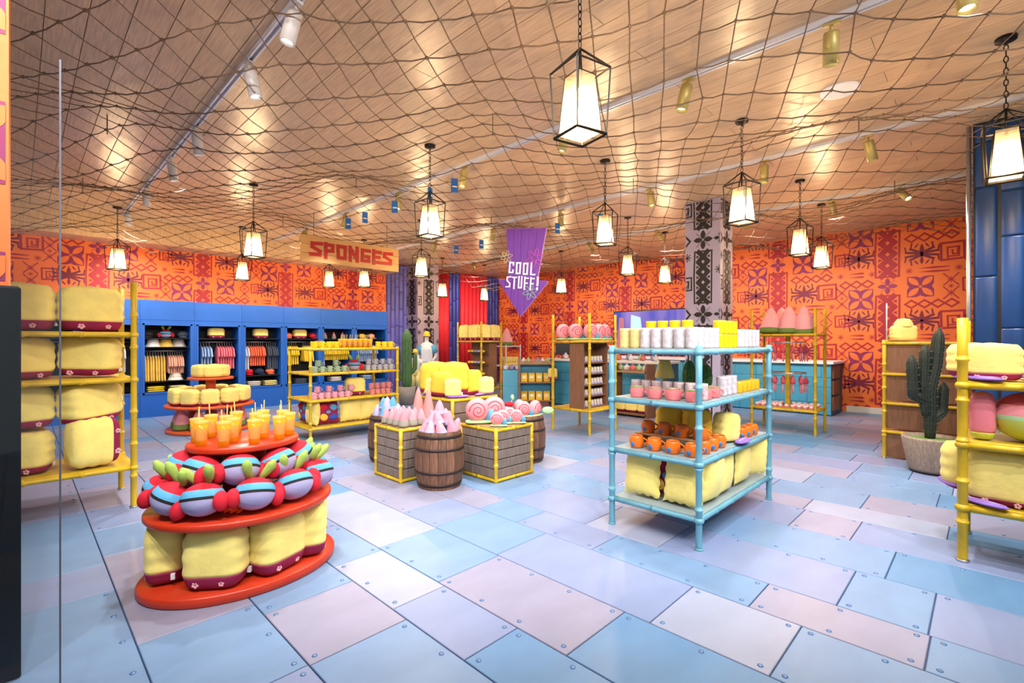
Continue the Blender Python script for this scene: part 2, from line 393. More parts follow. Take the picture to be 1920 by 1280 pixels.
def pleats(x0, x1):
    b = MB(); n = int((x1-x0)/.025); vs = []
    for i in range(n+1):
        xx = x0+(x1-x0)*i/n; yy = YB-.045-.035*math.sin(xx*38)
        vs += [(xx, yy, 0.02), (xx, yy, 3.56), (xx, yy+.02, .02), (xx, yy+.02, 3.56)]
    fs = []
    for i in range(n): a = i*4; fs += [(a, a+4, a+5, a+1), (a+2, a+3, a+7, a+6), (a+1, a+5, a+7, a+3), (a, a+2, a+6, a+4)]
    return b.add(vs, fs, True)
tag(pleats(8.62, 9.4).build('curtain', REDC), 'bright red pleated wall curtain beside the patterned lilac column', 'curtain')
tag(pleats(9.86, 10.98).build('curtain', REDC), 'deep red pleated wall curtain between two navy bamboo strips', 'curtain')
# ---- columns with black tapa print
def column(name, x0, x1, y0, y1, k, v0):
    c = struct(MB().box(x0, x1, y0, y1, 0, ZC, .01).build(name, LILAC))
    for O, U, N_, wd in (((x0, y1, 0), (0, -1, 0), (-1, 0, 0), y1-y0), ((x0, y0, 0), (1, 0, 0), (0, -1, 0), x1-x0)):
        p = Print(); v = v0
        while v < 3.6:
            p.strip(wd*.52, v, v+.8*k, .27*k, 0); p.flower(wd*.52, v+.98*k, .15*k, 0); 
            p.spiral(.0, v+.3*k, .1*k, 0); p.star(wd*.06, v+.72*k, .06*k, 0); p.star(wd*.97, v+.5*k, .06*k, 0); p.flower(wd, v+.98*k, .1*k, 0, False)
            p.zig(-.1*k, .08*k, v+.98*k, .1*k, 1, 0); v += 1.16*k
        p.clip(.012, wd-.012, .02, 3.58).lay('tapa_print', [INK], c, O, U, N_)
    return c
column('column', 7.44, 7.93, 2.88, 3.43, 1.0, -.32)
column('column', 7.85, 8.58, 11.42, 11.98, 1.2, -.6)
# left entrance column: orange upper, dark clad lower
cl = struct(MB().box(-.8, -.03, 2.9, 3.5, 0, 3.6).build('column', ORG))
p = Print()
for j in range(4): p.leafsq(.62, 1.6+j*.62, .17, 2); p.spiral(.62, 1.9+j*.62, .1, 2); p.line([(.5, 1.72+j*.62), (.76, 1.72+j*.62)], .03, 2)
p.clip(.0, .76, 1.65, 3.58).lay('wallpaper_print', [P1, P2, P3, ORG], cl, (-.8, 2.9, 0), (1, 0, 0), (0, -1, 0))
MB().box(-.83, .006, 2.87, 3.53, 0, 1.63, .01).build('dark_cladding', mat('dark_clad', (10, 14, 18), .5, spec=.2), cl)
# glass screen beside it
g = thing('glass_screen', 'tall clear glass screen beside the dark entrance column', 'glass screen', (-.42, 2.4, 0))
MB().box(-.525, .525, -.006, .006, .03, 2.42).build('pane', GLASS, g)
MB().box(-.525, .525, -.02, .02, 0, .03).build('floor_channel', STEEL, g)
MB().box(.522, .527, -.007, .007, .03, 2.42).build('polished_edge', mat('glass_edge', (112, 116, 128), .3), g)
# right partition of shiny blue bamboo plates
pt = struct(MB().box(6.78, 6.9, -3, .1, 0, ZC).build('wall_partition', mat('partition_black', (10, 12, 18), .5)))
BPL = mat('bamboo_plate_blue', (14, 62, 122), .35, var=.2, vscale=2, rnd=.15)
bamboo_wall(pt, (6.79, .1, 0), (0, -1, 0), (-1, 0, 0), 2.9, 3.58, .19, BPL, 11, (.45, .9), .14)
struct(MB().tube([(6.77, .13, 0), (6.77, .13, 3.58)], .02, 10).build('trim_2', STEEL))

# ================================================================== CEILING FITTINGS
# ---- rope net
net = tag(link('fishing_net', None), 'knotted brown rope fishing net draped under the wooden ceiling', 'net')
th = R(44.46-90-14); cu, su = math.cos(th), math.sin(th); NU, NV = .215, .33
def zn(x, y):
    L = 2.6; a = math.sin(PI*(x-.6)/L)**2; b = math.sin(PI*(y-.9+.35*math.sin(x))/L)**2
    z = 3.5-.24*(1-(1-a)*(1-b))-.07*math.sin(x*1.7+y*.9)
    if y > 9.6: z -= (y-9.6)*.22
    return min(z, 3.53)
b = MB(); kn = MB(); idx = {}; rn = random.Random(5)
for i in range(-70, 71):
    for j in range(-60, 61):
        u, v = i*NU, j*NV; X = 5.2+u*cu-v*su; Y = 4.8+u*su+v*cu
        wx = X+.07*math.sin(Y*.9+.5); wy = Y+.08*math.sin(X*.8)
        if -.9 < wx < 11.35 and -1.6 < wy < 10.9: idx[(i, j)] = Vector((wx+rn.uniform(-.012, .012), wy+rn.uniform(-.012, .012), zn(wx, wy)))
OBS = [(x, y, .03) for x, y in [(2.26, 1.67), (3.23, 4.46), (2.3, 7.33), (1.13, 10.17), (3.0, 10.2), (4.72, 10.2), (5.22, 9.6), (5.11, 7.32), (7.81, 10.23), (9.36, 10.3), (4.99, 3.31), (7.54, 4.53), (9.1, 4.62), (9.23, 7.38), (5.04, 1.74), (7.47, 1.82), (9.01, 1.89), (5.01, -.1)]] + [(x, y, .075) for x, ys in ((1.25, (3.15, 4.1, 5.7, 6.85, 8.4, 10.1)), (3.86, (.1, .75, 1.75, 3.0, 4.6, 6.1, 7.7, 9.3)), (6.25, (-.4, .9, 1.9, 3.4, 5.0, 6.6, 8.4)), (8.7, (.9, 1.7, 3.0, 4.6, 6.2, 8.0, 10.0))) for y in ys] + [(5.02, 5.0, .03), (5.15, 4.63, .03)]
for it in range(4):       # ropes are pushed aside where a chain or a lamp head passes through the mesh
    for (i, j) in list(idx):
        for q in ((i+1, j), (i, j+1)):
            if q not in idx: continue
            a, c = idx[(i, j)], idx[q]; dx_, dy_ = c.x-a.x, c.y-a.y; L2 = dx_*dx_+dy_*dy_
            for ox, oy, orad in OBS:
                if abs(a.x-ox) > .45 or abs(a.y-oy) > .45: continue
                t = max(0, min(1, ((ox-a.x)*dx_+(oy-a.y)*dy_)/L2)); nx, ny = a.x+t*dx_-ox, a.y+t*dy_-oy; dd = math.hypot(nx, ny) or 1e-4
                if dd < orad: m_ = (orad-dd+.004)/dd; v_ = Vector((nx*m_, ny*m_, 0)); idx[(i, j)] = idx[(i, j)]+v_; idx[q] = idx[q]+v_
for (i, j), p in idx.items():
    for q, r_ in (((i+1, j), .0055), ((i, j+1), .0043)):
        if q in idx:
            e = idx[q]; mid = (p+e)/2-Vector((0, 0, .012)); b.tube([p, mid, e], r_, 4, False)
    s_ = .0155; kn.add([p+Vector(o)*s_ for o in ((1.3, 0, 0), (-1.3, 0, 0), (0, 1, 0), (0, -1, 0), (0, 0, 1), (0, 0, -1))], [(0, 2, 4), (2, 1, 4), (1, 3, 4), (3, 0, 4), (2, 0, 5), (1, 2, 5), (3, 1, 5), (0, 3, 5)])
b.build('rope_mesh', ROPE, net); o = kn.build('knots', ROPE, net); o['kind'] = 'stuff'
for X, Y in ((.6, 3.4), (.6, 6.1), (3.2, .9), (3.2, 3.4), (3.2, 6.1), (5.8, .9), (5.8, 3.4), (5.8, 6.2), (3.2, 8.7), (8.4, .9), (8.4, 3.4), (.6, 8.7), (5.8, 8.7)):
    MB().tube([(X, Y, zn(X, Y)-.06), (X, Y, ZC)], .005, 6).build('hanging_cord', ROPE, net)
# ---- tracks and spots
te = thing('lighting_track', 'added unseen white lighting track for fill light across the shop entrance', 'track', (.96, .04, ZC), R(-45), 'ceiling lighting tracks')  # added track behind the camera, out of view, to carry fill spots
MB().box(-3, 3, -.025, .025, -.035, 0).build('rail_profile', mat('track_white', (214, 216, 228), .35, metal=.2), te)
for X, y0, y1, t in ((1.25, 1.2, 10.6, 'above the red oval display'), (3.86, -1, 11, 'above the barrels'), (6.25, -1.5, 11, 'above the near patterned column'), (8.7, -.6, 11.5, 'above the far counter')):
    tr = thing('lighting_track', 'long white aluminium lighting track on the ceiling '+t, 'track', (X, (y0+y1)/2, ZC), 0, 'ceiling lighting tracks'); h = (y1-y0)/2
    MB().box(-.025, -.012, -h, h, -.035, 0).box(.012, .025, -h, h, -.035, 0).box(-.012, .012, -h, h, -.008, 0).build('rail_profile', mat('track_white', (214, 216, 228), .35, metal=.2), tr)
    for q in (-h, h): MB().box(-.026, .026, q-.012, q+.012, -.037, 0).build('end_cap', WHT, tr)
SPW = mat('spot_white', (206, 200, 196), .4); SPB = mat('spot_brass', (176, 158, 92), .4, metal=.2)
def mk_spot(m):
    def f():
        r = root('track_spotlight')
        MB().tube([(0, 0, .0), (0, 0, -.07)], .012, 8).box(-.02, .02, -.05, .05, -.02, 0).build('stem', m, r)
        MB().lathe([(.001, -.06), (.045, -.06), (.048, -.075), (.048, -.27), (.04, -.27), (.037, -.235), (.001, -.235)], 18).build('housing', m, r)
        MB().lathe([(.036, -.242), (.02, -.246), (.001, -.247)], 14).build('lens', LENS, r); return r
    return Proto(f)
spW, spB = mk_spot(SPW), mk_spot(SPB)
def light(kind, loc, power, col, parent=None, **k):
    l = bpy.data.lights.new('lamp_light', kind); l.energy = power; l.color = col
    for a, v in k.items(): setattr(l, a, v)
    o = bpy.data.objects.new('lamp_light', l); COL.objects.link(o); o.location = loc
    if parent: o.parent = parent
    return o
SP = [(1.25, y, 'red oval display', spW) for y in (3.15, 4.1, 5.7, 6.85, 8.4, 10.1)] + [(3.86, y, 'barrels', spB) for y in (.1, .75, 1.75, 3.0, 4.6, 6.1, 7.7, 9.3)] + \
     [(6.25, y, 'near patterned column', spB) for y in (-.4, .9, 1.9, 3.4, 5.0, 6.6, 8.4)] + [(8.7, y, 'far counter', spB) for y in (.9, 1.7, 3.0, 4.6, 6.2, 8.0, 10.0)]
SP += [(-.9+.62*i, 1.9-.62*i, 'shop entrance, added as fill', spW) for i in range(7)]  # unseen spots added to brighten the fronts of the goods
cnt = {}
NTH = ['nearest', 'second', 'third', 'fourth', 'fifth', 'sixth', 'seventh', 'farthest']
for X, Y, t, pr_ in SP:
    pw_ = 1.0
    k = cnt[t] = cnt.get(t, -1)+1
    # far track washes the right wall, others look down with a small tilt
    tx, ty = (R(10)*math.sin(X*3+Y*5), R(12)*math.cos(Y*4))
    if X > 8: ty = R(-48)
    if (X > 6 and Y > 8) or (X > 3 and X < 4 and Y > 9) or (X < 2 and Y > 8): tx = R(34)
    if t == 'shop entrance, added as fill': tx, ty, pw_ = R(42), R(-40), 1.35  # added fill spots aim into the shop from behind the camera
    if t == 'far counter' and k == 0: tx, ty = R(-30), R(30)
    o = pr_((X, Y, ZC-.037), 0, '%s spotlight head on the track above the %s' % (NTH[k], t), 'spotlight', 'track spotlights', (tx, ty))
    light('SPOT', (0, 0, -.3), SPOT_W*pw_, (1, .96, .91), o, spot_size=R(96), spot_blend=.8, shadow_soft_size=.05)
# ---- lanterns
def mk_lantern():
    r = root('pendant_lantern'); W = .122; B = .106; SH = .33     # frame half widths at shoulder and base
    f = MB(); q = .0065
    top, bot, ap = .375, 0, .505
    C = [(-1, -1), (1, -1), (1, 1), (-1, 1)]
    for i, (a, c) in enumerate(C):
        d, e = C[(i+1) % 4]
        f.tube([(a*W, c*W, top), (d*W, e*W, top)], q, 4, True, False).tube([(a*B, c*B, bot), (d*B, e*B, bot)], q*1.5, 4, True, False)
        f.tube([(a*W, c*W, top), (a*B, c*B, bot)], q, 4, True, False).tube([(a*W, c*W, top), (0, 0, ap)], q, 4, True, False)
        f.tube([(a*.062, c*.062, top-.03), (a*.088, c*.088, .0)], q*.6, 4, True, False).tube([(a*.062, c*.062, top-.03), (d*.062, e*.062, top-.03)], q*.6, 4, True, False)
    f.tube([(0, 0, ap), (0, 0, .27)], .008, 6)
    f.build('frame', IRON, r)
    for i, (a, c) in enumerate(C):
        d, e = C[(i+1) % 4]; n = Vector(((a+d)/2, (c+e)/2, 0))*.003
        vs = [Vector((a*.086, c*.086, .01)), Vector((d*.086, e*.086, .01)), Vector((d*.06, e*.06, top-.032)), Vector((a*.06, c*.06, top-.032))]
        MB().add([p for p in vs]+[p-n for p in vs], [(0, 1, 2, 3), (7, 6, 5, 4), (0, 4, 5, 1), (1, 5, 6, 2), (2, 6, 7, 3), (3, 7, 4, 0)]).build('glass_pane', SHADE, r)
    MB().lathe([(.012, .275), (.015, .27), (.03, .235), (.034, .2), (.026, .165), (.001, .15)], 12).build('bulb', BULB, r)
    c = MB(); z = ap; k = 0
    while z < 1.0:
        pts = []
        for t in range(9):
            a = 2*PI*t/8; xx, zz = .012*math.cos(a), .026*math.sin(a); pts.append((xx, 0, z+.022+zz) if k % 2 else (0, xx, z+.022+zz))
        c.tube(pts, .0035, 4, False); z += .042; k += 1
    c.build('chain', IRON, r)
    MB().lathe([(.001, .995), (.06, .997), (.062, 1.02), (.001, 1.021)], 14).build('ceiling_rose', IRON, r); return r
lan = Proto(mk_lantern)
LN = [(2.26, 1.67, 'largest iron lantern hanging nearest to the camera'), (3.23, 4.46, 'iron lantern hanging right of the wooden word sign'), (2.3, 7.33, 'iron lantern hanging left of the wooden word sign'), (1.13, 10.17, 'iron lantern hanging above the yellow plush rack at the left wall'),
      (3.0, 10.2, 'iron lantern hanging low over the third wardrobe bay'), (4.72, 10.2, 'iron lantern hanging just below the left half of the word sign'), (5.22, 9.6, 'iron lantern hanging just below the right half of the word sign'), (5.11, 7.32, 'iron lantern hanging in front of the far lilac column'),
      (7.81, 10.23, 'iron lantern hanging in front of the bright red curtain'), (9.36, 10.3, 'iron lantern hanging in front of the deep red curtain'), (4.99, 3.31, 'iron lantern hanging above the blue rack of cups'), (7.54, 4.53, 'iron lantern hanging left of the near column, above the television'),
      (9.1, 4.62, 'iron lantern hanging close beside the near column on its left'), (9.23, 7.38, 'iron lantern hanging right of the purple arrow sign'), (5.04, 1.74, 'large iron lantern hanging right beside the near patterned column'), (7.47, 1.82, 'iron lantern hanging above the pink plush rack'),
      (9.01, 1.89, 'iron lantern hanging closest to the right wall, behind another one'), (5.01, -.1, 'iron lantern hanging in front of the blue plate partition')]
for X, Y, lb in LN:
    dz = 2.58
    o = lan((X, Y, dz), R(rr.uniform(-14, 30)), lb, 'lantern', 'pendant lanterns')
    light('POINT', (0, 0, .12), LANTERN_W, (1, .8, .56), o, shadow_soft_size=.04)
# ---- little blue tags on two strings
TG = mat('tag_blue', (24, 96, 170), .5)
for k, (X, Ys, zz, t) in enumerate(((3.5, (4.36, 4.83, 5.62, 6.41, 6.92), 3.2, 'left of the purple arrow'), (5.8, (3.93, 4.71, 5.5, 6.46, 7.17), 3.15, 'around the purple arrow'))):
    y0, y1 = Ys[0]-.3, Ys[-1]+.3
    tag(MB().tube([(X, y0, zz+.2), (X, (y0+y1)/2, zz+.1), (X, y1, zz+.2)], .003, 5).build('string', WHT), 'thin white string under the net carrying blue paper tags '+t, 'string')
    for i, Y in enumerate(Ys):
        t_ = thing('paper_tag', 'small blue paper tag on the string %s, %s along it' % (t, NTH[i] if i < 4 else 'farthest'), 'tag', (X, Y, zz), R(rr.uniform(-50, 10)), 'blue paper tags')
        MB().box(-.04, .04, -.0015, .0015, -.09, .07).build('card', TG, t_); MB().tube([(0, 0, .07), (0, 0, .12)], .002, 4).build('loop', WHT, t_)
        MB().box(-.025, .03, -.003, -.0015, -.03, -.015).build('white_mark', WHT, t_)
o = thing('ceiling_speaker', 'round white flush ceiling speaker above the right foreground', 'speaker', (5.03, .92, ZC))
MB().lathe([(.001, -.012), (.13, -.012)], 28).build('grille', WHT, o); MB().lathe([(.13, -.012), (.15, -.014), (.152, -.004), (.15, 0)], 28).build('rim', WHT, o)

# ================================================================== SIGNS
GLY = {'S': [[(.95, .9), (.2, .86), (.17, .62), (.84, .38), (.8, .14), (.05, .12)]], 'P': [[(.2, .03), (.2, .95)], [(.2, .9), (.82, .88), (.82, .5), (.2, .46)]],
       'O': [[(.2, .1), (.16, .9), (.84, .9), (.82, .1), (.2, .1)]], 'N': [[(.16, .03), (.16, .95)], [(.2, .9), (.8, .1)], [(.84, .03), (.84, .95)]],
       'G': [[(.9, .88), (.2, .88), (.18, .12), (.84, .12), (.84, .44), (.55, .44)]], 'E': [[(.2, .03), (.2, .95)], [(.2, .88), (.9, .88)], [(.2, .5), (.75, .5)], [(.2, .12), (.9, .12)]],
       'C': [[(.85, .7), (.85, .88), (.2, .88), (.17, .12), (.84, .12), (.84, .3)]], 'L': [[(.22, .97), (.22, .12), (.88, .12)]], 'T': [[(.05, .88), (.95, .88)], [(.5, .88), (.5, .03)]],
       'U': [[(.2, .97), (.2, .12), (.82, .12), (.82, .97)]], 'F': [[(.2, .03), (.2, .95)], [(.2, .88), (.88, .88)], [(.2, .5), (.75, .5)]], '!': [[(.5, .97), (.5, .38)], [(.5, .16), (.5, .08)]]}
def letters(txt, parent, x0, z0, w, h, gap, m, y, th_=.008, sw=.27, curve=0):
    for i, ch in enumerate(txt):
        b = MB(); x = x0+i*(w+gap)
        P = Print()
        for ln in GLY[ch]: P.line([(px*w, pz*h) for px, pz in ln], sw*w)
        for j, (pp, _) in enumerate(P.p): b.prism(pp, y-j*.0004, y-th_-j*.0004)
        o = b.build('letter', m, parent); o.location = (x, 0, z0+curve*i)
# hanging wooden sign
s = thing('hanging_sign', 'pale wooden hanging sign with red block letters reading SPONGES', 'sign', (4.2, 8.1, 2.74), 0)
WSG = mat('sign_wood', (184, 142, 90), .6, var=.12, vscale=5, stretch=(.5, 1, 8))
for i in range(3): MB().box(-.93, .93, 0, .03, i*.147, i*.147+.143, .004).build('plank', WSG, s)
for q in (-.7, .7): MB().box(q-.03, q+.03, .03, .05, .02, .42).build('batten', WSG, s); MB().tube([(q, .04, .42), (q, .04, .86)], .004, 6).build('hanging_cord', ROPE, s)
letters('SPONGES', s, -.78, .1, .198, .25, .03, mat('letter_red', (158, 10, 16), .5), 0, sw=.3)
# arrow sign
a_ = thing('arrow_sign', 'purple wooden arrow pointing down with white letters reading COOL STUFF!', 'sign', (5.08, 4.82, 1.76))
a_.rotation_euler = (0, R(4), R(-68))
PRP = mat('arrow_purple', (112, 58, 168), .55, var=.14, vscale=5, stretch=(8, 1, .5)); PRE = mat('arrow_edge', (186, 130, 206), .5)
def plank_clip(x0, x1):   # outline of the arrow between two vertical cuts
    top = 1.28; xs = sorted([x0, x1]+[v for v in (-.34, -.25, .0, .25, .34) if x0 < v < x1])
    up = lambda x: top if abs(x) <= .2601 else .53
    def lowf(x): return .0+abs(x)/.34*.5
    pts = [(x, lowf(x)) for x in xs]
    return pts
b = [(0, 0), (.39, .52), (.22, .53), (.31, 1.28), (-.31, 1.28), (-.22, .53), (-.39, .54)]
core = MB().prism([(x, z) for x, z in b], .012, .045).build('arrow_back', PRE, a_)
# vertical planks, cut to the outline
for i in range(5):
    u0, u1 = -.31+i*.124, -.31+(i+1)*.124-.004; k0, k1 = u0/.31, u1/.31
    MB().prism([(k0*.22, .53), (k1*.22, .53), (k1*.305, 1.27), (k0*.305, 1.27)], -.004, .012).build('plank', PRP, a_)
for i in range(7):
    u0, u1 = -.375+i*.107, -.375+(i+1)*.107-.004
    zz = lambda x: .012+abs(x)/.39*.51
    pts = [(u0, zz(u0))]+([(0, .012)] if u0 < 0 < u1 else [])+[(u1, zz(u1)), (u1, .53), (u0, .53)]
    MB().prism(pts, -.004, .012).build('plank', PRP, a_)
LW = mat('letter_white', (245, 242, 250), .5)
letters('COOL', a_, -.225, .61, .085, .19, .026, LW, -.004, .014, .25, -.008); letters('STUFF', a_, -.25, .4, .072, .19, .02, LW, -.004, .014, .25, -.004); letters('!', a_, .212, .385, .05, .19, .0, LW, -.004, .014, .5)
def flower_outline(cx, cz, r, m):
    b = MB()
    for k in range(6):
        a = k*PI/3+.3; pts = []
        for t in range(9):
            q = 2*PI*t/8; l = r*(.58+.36*math.cos(q)); w_ = r*.2*math.sin(q); pts.append((cx+l*math.cos(a)-w_*math.sin(a), -.008, cz+l*math.sin(a)+w_*math.cos(a)))
        b.tube(pts, r*.045, 4, False)
    b.build('flower_outline', m, a_)
flower_outline(.17, .84, .15, mat('outline_pink', (190, 84, 190), .5)); flower_outline(.13, .36, .12, mat('outline_green', (150, 190, 180), .5)); flower_outline(-.27, .86, .1, mat('outline_cream', (220, 200, 150), .5))
for q in (-.2, .2): MB().tube([(q, .03, 1.27), (q, .03, 1.84)], .003, 6).build('hanging_wire', STEEL, a_)

# ================================================================== GOODS (prototypes)
def mk_cushion(name, w_, h, d, body, band, bh=.22, e=.44):
    def f():
        r = root(name); k = -1+2*bh
        if band:
            MB().rbox(w_, d, h, e, z0=k, z1=1, m=16, n=40, wav=.022).build('cushion_body', body, r); MB().rbox(w_*1.004, d*1.004, h, e, z0=-1, z1=k, m=6, n=40, wav=.022).build('lower_band', band, r)
        else: MB().rbox(w_, d, h, e, m=18, n=40, wav=.022).build('cushion_body', body, r)
        if band == MAG and w_ >= .29:
            for fx, fr in ((-.22, .05), (.2, .042)):
                fb = MB(); zc = h*bh*.52
                for q in range(5):
                    a = q*2*PI/5+fx; fb.ell((fx*w_+fr*.55*w_*2.6*math.cos(a)*.5, -d*.455, zc+fr*.55*w_*2.6*math.sin(a)*.5), fr*w_*.55, d*.03, fr*w_*.55, 8, 5)
                fb.build('flower_patch', mat('patch_blush', (226, 170, 180), .85), r)
        MB().box(w_*.47, w_*.47+.02, .03, .05, h*.12, h*.12+.03).build('care_tag', WHT, r)
        return r
    return Proto(f)
def mk_pillow(name, w_, h, t, body, patch=None):
    def f():
        r = root(name); b = MB(); n = 16; vs = []; fs = []
        for s_ in (1, -1):
            for i in range(n+1):
                for j in range(n+1):
                    u, v = -1+2*i/n, -1+2*j/n; k = ((1-u*u)*(1-v*v))**.45
                    wav = .02*math.sin(v*14)*abs(u)**6; wv2 = .02*math.sin(u*14)*abs(v)**6
                    vs.append(((u*.5*(1-.04*(1-v*v)))*w_+wav*w_, -s_*t/2*k, h/2+(v*.5*(1-.04*(1-u*u)))*h+wv2*h))
        m_ = (n+1)**2
        for s_ in (0, 1):
            for i in range(n):
                for j in range(n):
                    a = s_*m_+i*(n+1)+j; q = (a, a+1, a+n+2, a+n+1); fs.append(q if s_ else q[::-1])
        b.add(vs, fs, True).build('pillow_body', body, r)
        if patch:
            for k, (cx, cz, rx, rz_, m) in enumerate(patch): MB().ell((cx*w_, -t*.40, h/2+cz*h), rx*w_, t*.13, rz_*h, 12, 7).build('applique_patch', m, r)
        return r
    return Proto(f)
def mk_ball(rad, m=(RED, SKY, BLK, LAV), tabs=2):
    def f():
        r = root('striped_ball_plush'); ry = rad*.82
        def seg(a0, a1, nm, mm, k=6):
            MB().lathe([(max(rad*math.cos(a0+(a1-a0)*i/k), .001), ry+ry*math.sin(a0+(a1-a0)*i/k)) for i in range(k+1)], 20).build(nm, mm, r)
        seg(-PI/2, -.08, 'lower_panel', m[3], 8); seg(-.08, .1, 'belt_stripe', m[2], 3); seg(.1, .55, 'middle_stripe', m[1], 4); seg(.55, PI/2, 'top_panel', m[0], 6)
        if tabs:
            for q in (-1, 1):
                MB().ell((q*rad*1.04, -.02, ry*.75), rad*.36, rad*.4, rad*.5).build('side_pompom', m[0], r)
                if tabs == 2: MB().tube([(q*rad*.2, 0, ry*1.85), (q*rad*.42, -.02, ry*2.25), (q*rad*.6, -.06, ry*2.65), (q*rad*.66, -.085, ry*2.9)], [rad*.12, rad*.2, rad*.25, rad*.08], 10).build('top_tab', GRN, r)
        return r
    return Proto(f)
def mk_cone(name, rad, h, body, band, bh=.22):
    def f():
        r = root(name); pf = lambda t_: (lambda t: rad*((1-t)**.75*.93+.16*math.sin(PI*t)**.5*(1-t)+.17*(1-t**6)**.5*t))(min(max(t_, 0), 1))
        MB().lathe([(rad*.6, 0), (rad*.98, h*.04)]+[(pf(bh*i/3), h*bh*i/3+h*.04*(1-i/3)) for i in range(1, 4)], 18).build('lower_band', band, r)
        MB().lathe([(max(pf(bh+(1-bh)*i/12), .001), h*(bh+(1-bh)*i/12)) for i in range(13)], 18).build('cone_body', body, r)
        MB().lathe([(.001, 0), (rad*.6, 0)], 18).build('base_pad', band, r); return r
    return Proto(f)
def mk_shell(rad, sh=PINK, sp_=ROSE):
    def f():
        r = root('spiral_shell_plush')
        MB().ell((0, 0, rad*1.12), rad, rad*.72, rad, 20, 12).build('shell', sh, r)
        for q in (-1, 1):
            pts = []
            for i in range(30):
                t = i/29; a = 4*PI*t*q+PI; k = rad*.72*(1-t*.9); x_, z_ = k*math.cos(a), k*math.sin(a); y_ = rad*.72*math.sqrt(max(0, 1-(k/rad)**2))
                pts.append((x_, q*y_, rad*1.12+z_))
            MB().tube(pts, [rad*.06*(1-.5*i/29) for i in range(30)], 6).build('spiral_cord', sp_, r)
        MB().rbox(rad*2.5, rad*1.25, rad*.3, .6, 20, 6, (rad*.25, 0, 0)).build('base_pad', PLG, r)
        MB().tube([(rad*.95, 0, rad*.2), (rad*1.15, 0, rad*.7), (rad*1.1, 0, rad*1.15)], [rad*.4, rad*.32, rad*.2], 10).build('front_lobe', SKY, r); return r
    return Proto(f)
def mk_mug(name, rad, h, m, handle=True, rim=None, belly=0, spot=None, inner=None):
    def f():
        r = root(name); pf = [(rad*(.88 if belly else .95)+belly*math.sin(PI*t)*rad, h*t) for t in [i/8 for i in range(9)]]
        MB().lathe([(.001, 0)]+pf+[(pf[-1][0]-.005, h), (pf[-2][0]-.006, h*.85), (rad*.8, h*.1), (.001, h*.08)], 18).build('bowl', m, r)
        if handle: MB().tube([(rad*.9+h*.36*math.sin(PI*t), 0, h*(.2+.6*t)) for t in [i/8 for i in range(9)]], h*.07, 7).build('handle', m, r)
        if rim: MB().lathe([(pf[-1][0]+.002, h*.9), (pf[-1][0]+.004, h), (pf[-1][0]-.004, h*1.01)], 18).build('rim_band', rim, r)
        if spot: MB().ell((-rad*.45, -rad*.72, h*.36), rad*.42, rad*.3, h*.26, 10, 6).build('colour_patch', spot, r)
        return r
    return Proto(f)
def mk_tumbler(rad=.036, h=.135, m=AMBER):
    def f():
        r = root('straw_tumbler')
        MB().lathe([(.001, 0), (rad*.78, 0), (rad, h), (rad*.93, h), (rad*.72, .006), (.001, .006)], 16).build('cup', m, r)
        MB().lathe([(rad*1.06, h-.006), (rad*1.06, h+.008), (.006, h+.012)], 16).build('lid', CLEAR, r)
        MB().tube([(0, 0, .012), (.012, .004, h+.075)], .0035, 6).build('straw', CLEAR, r)
        MB().lathe([(rad*.84, h*.25), (rad*.95, h*.75)], 16).build('pale_sleeve', mix_clear('sleeve', (250, 226, 170), .6, .3), r); return r
    return Proto(f)
def rack(name, label, x0, x1, y0, y1, shelves, top, pm, bm, r=.022, cat='rack', post_top=None):
    cx, cy = (x0+x1)/2, (y0+y1)/2; t = thing(name, label, cat, (cx, cy, 0)); a, b_ = (x1-x0)/2, (y1-y0)/2
    for q, s_ in ((-1, -1), (1, -1), (1, 1), (-1, 1)):
        p = MB().bamboo((q*a, s_*b_, 0), (q*a, s_*b_, top), r).build('post', pm, t)
        MB().lathe([(r*1.15, 0), (r*1.25, .004), (r*1.25, .012), (r, .014)], 10, (q*a, s_*b_, 0)).build('foot_cap', STEEL if pm == BAM else pm, p)
    for z in shelves:
        s_ = MB().box(-a+.01, a-.01, -b_+.01, b_-.01, z-.022, z-.001, .003).build('shelf_board', bm, t)
        for q in (-1, 1):
            zr_ = z-r*1.05; MB().bamboo((-a, q*b_, zr_), (a, q*b_, zr_), r*.8, .3).build('rail', pm, s_); MB().bamboo((q*a, -b_, zr_), (q*a, b_, zr_), r*.8, .3).build('rail', pm, s_)
            for w_ in (-1, 1): MB().ell((q*a, w_*b_, zr_), r*1.45, r*1.45, r*1.05, 10, 6).build('joint', pm, s_)
    return t
FC = R(-45)      # rotation that turns a thing's front towards the shop entrance

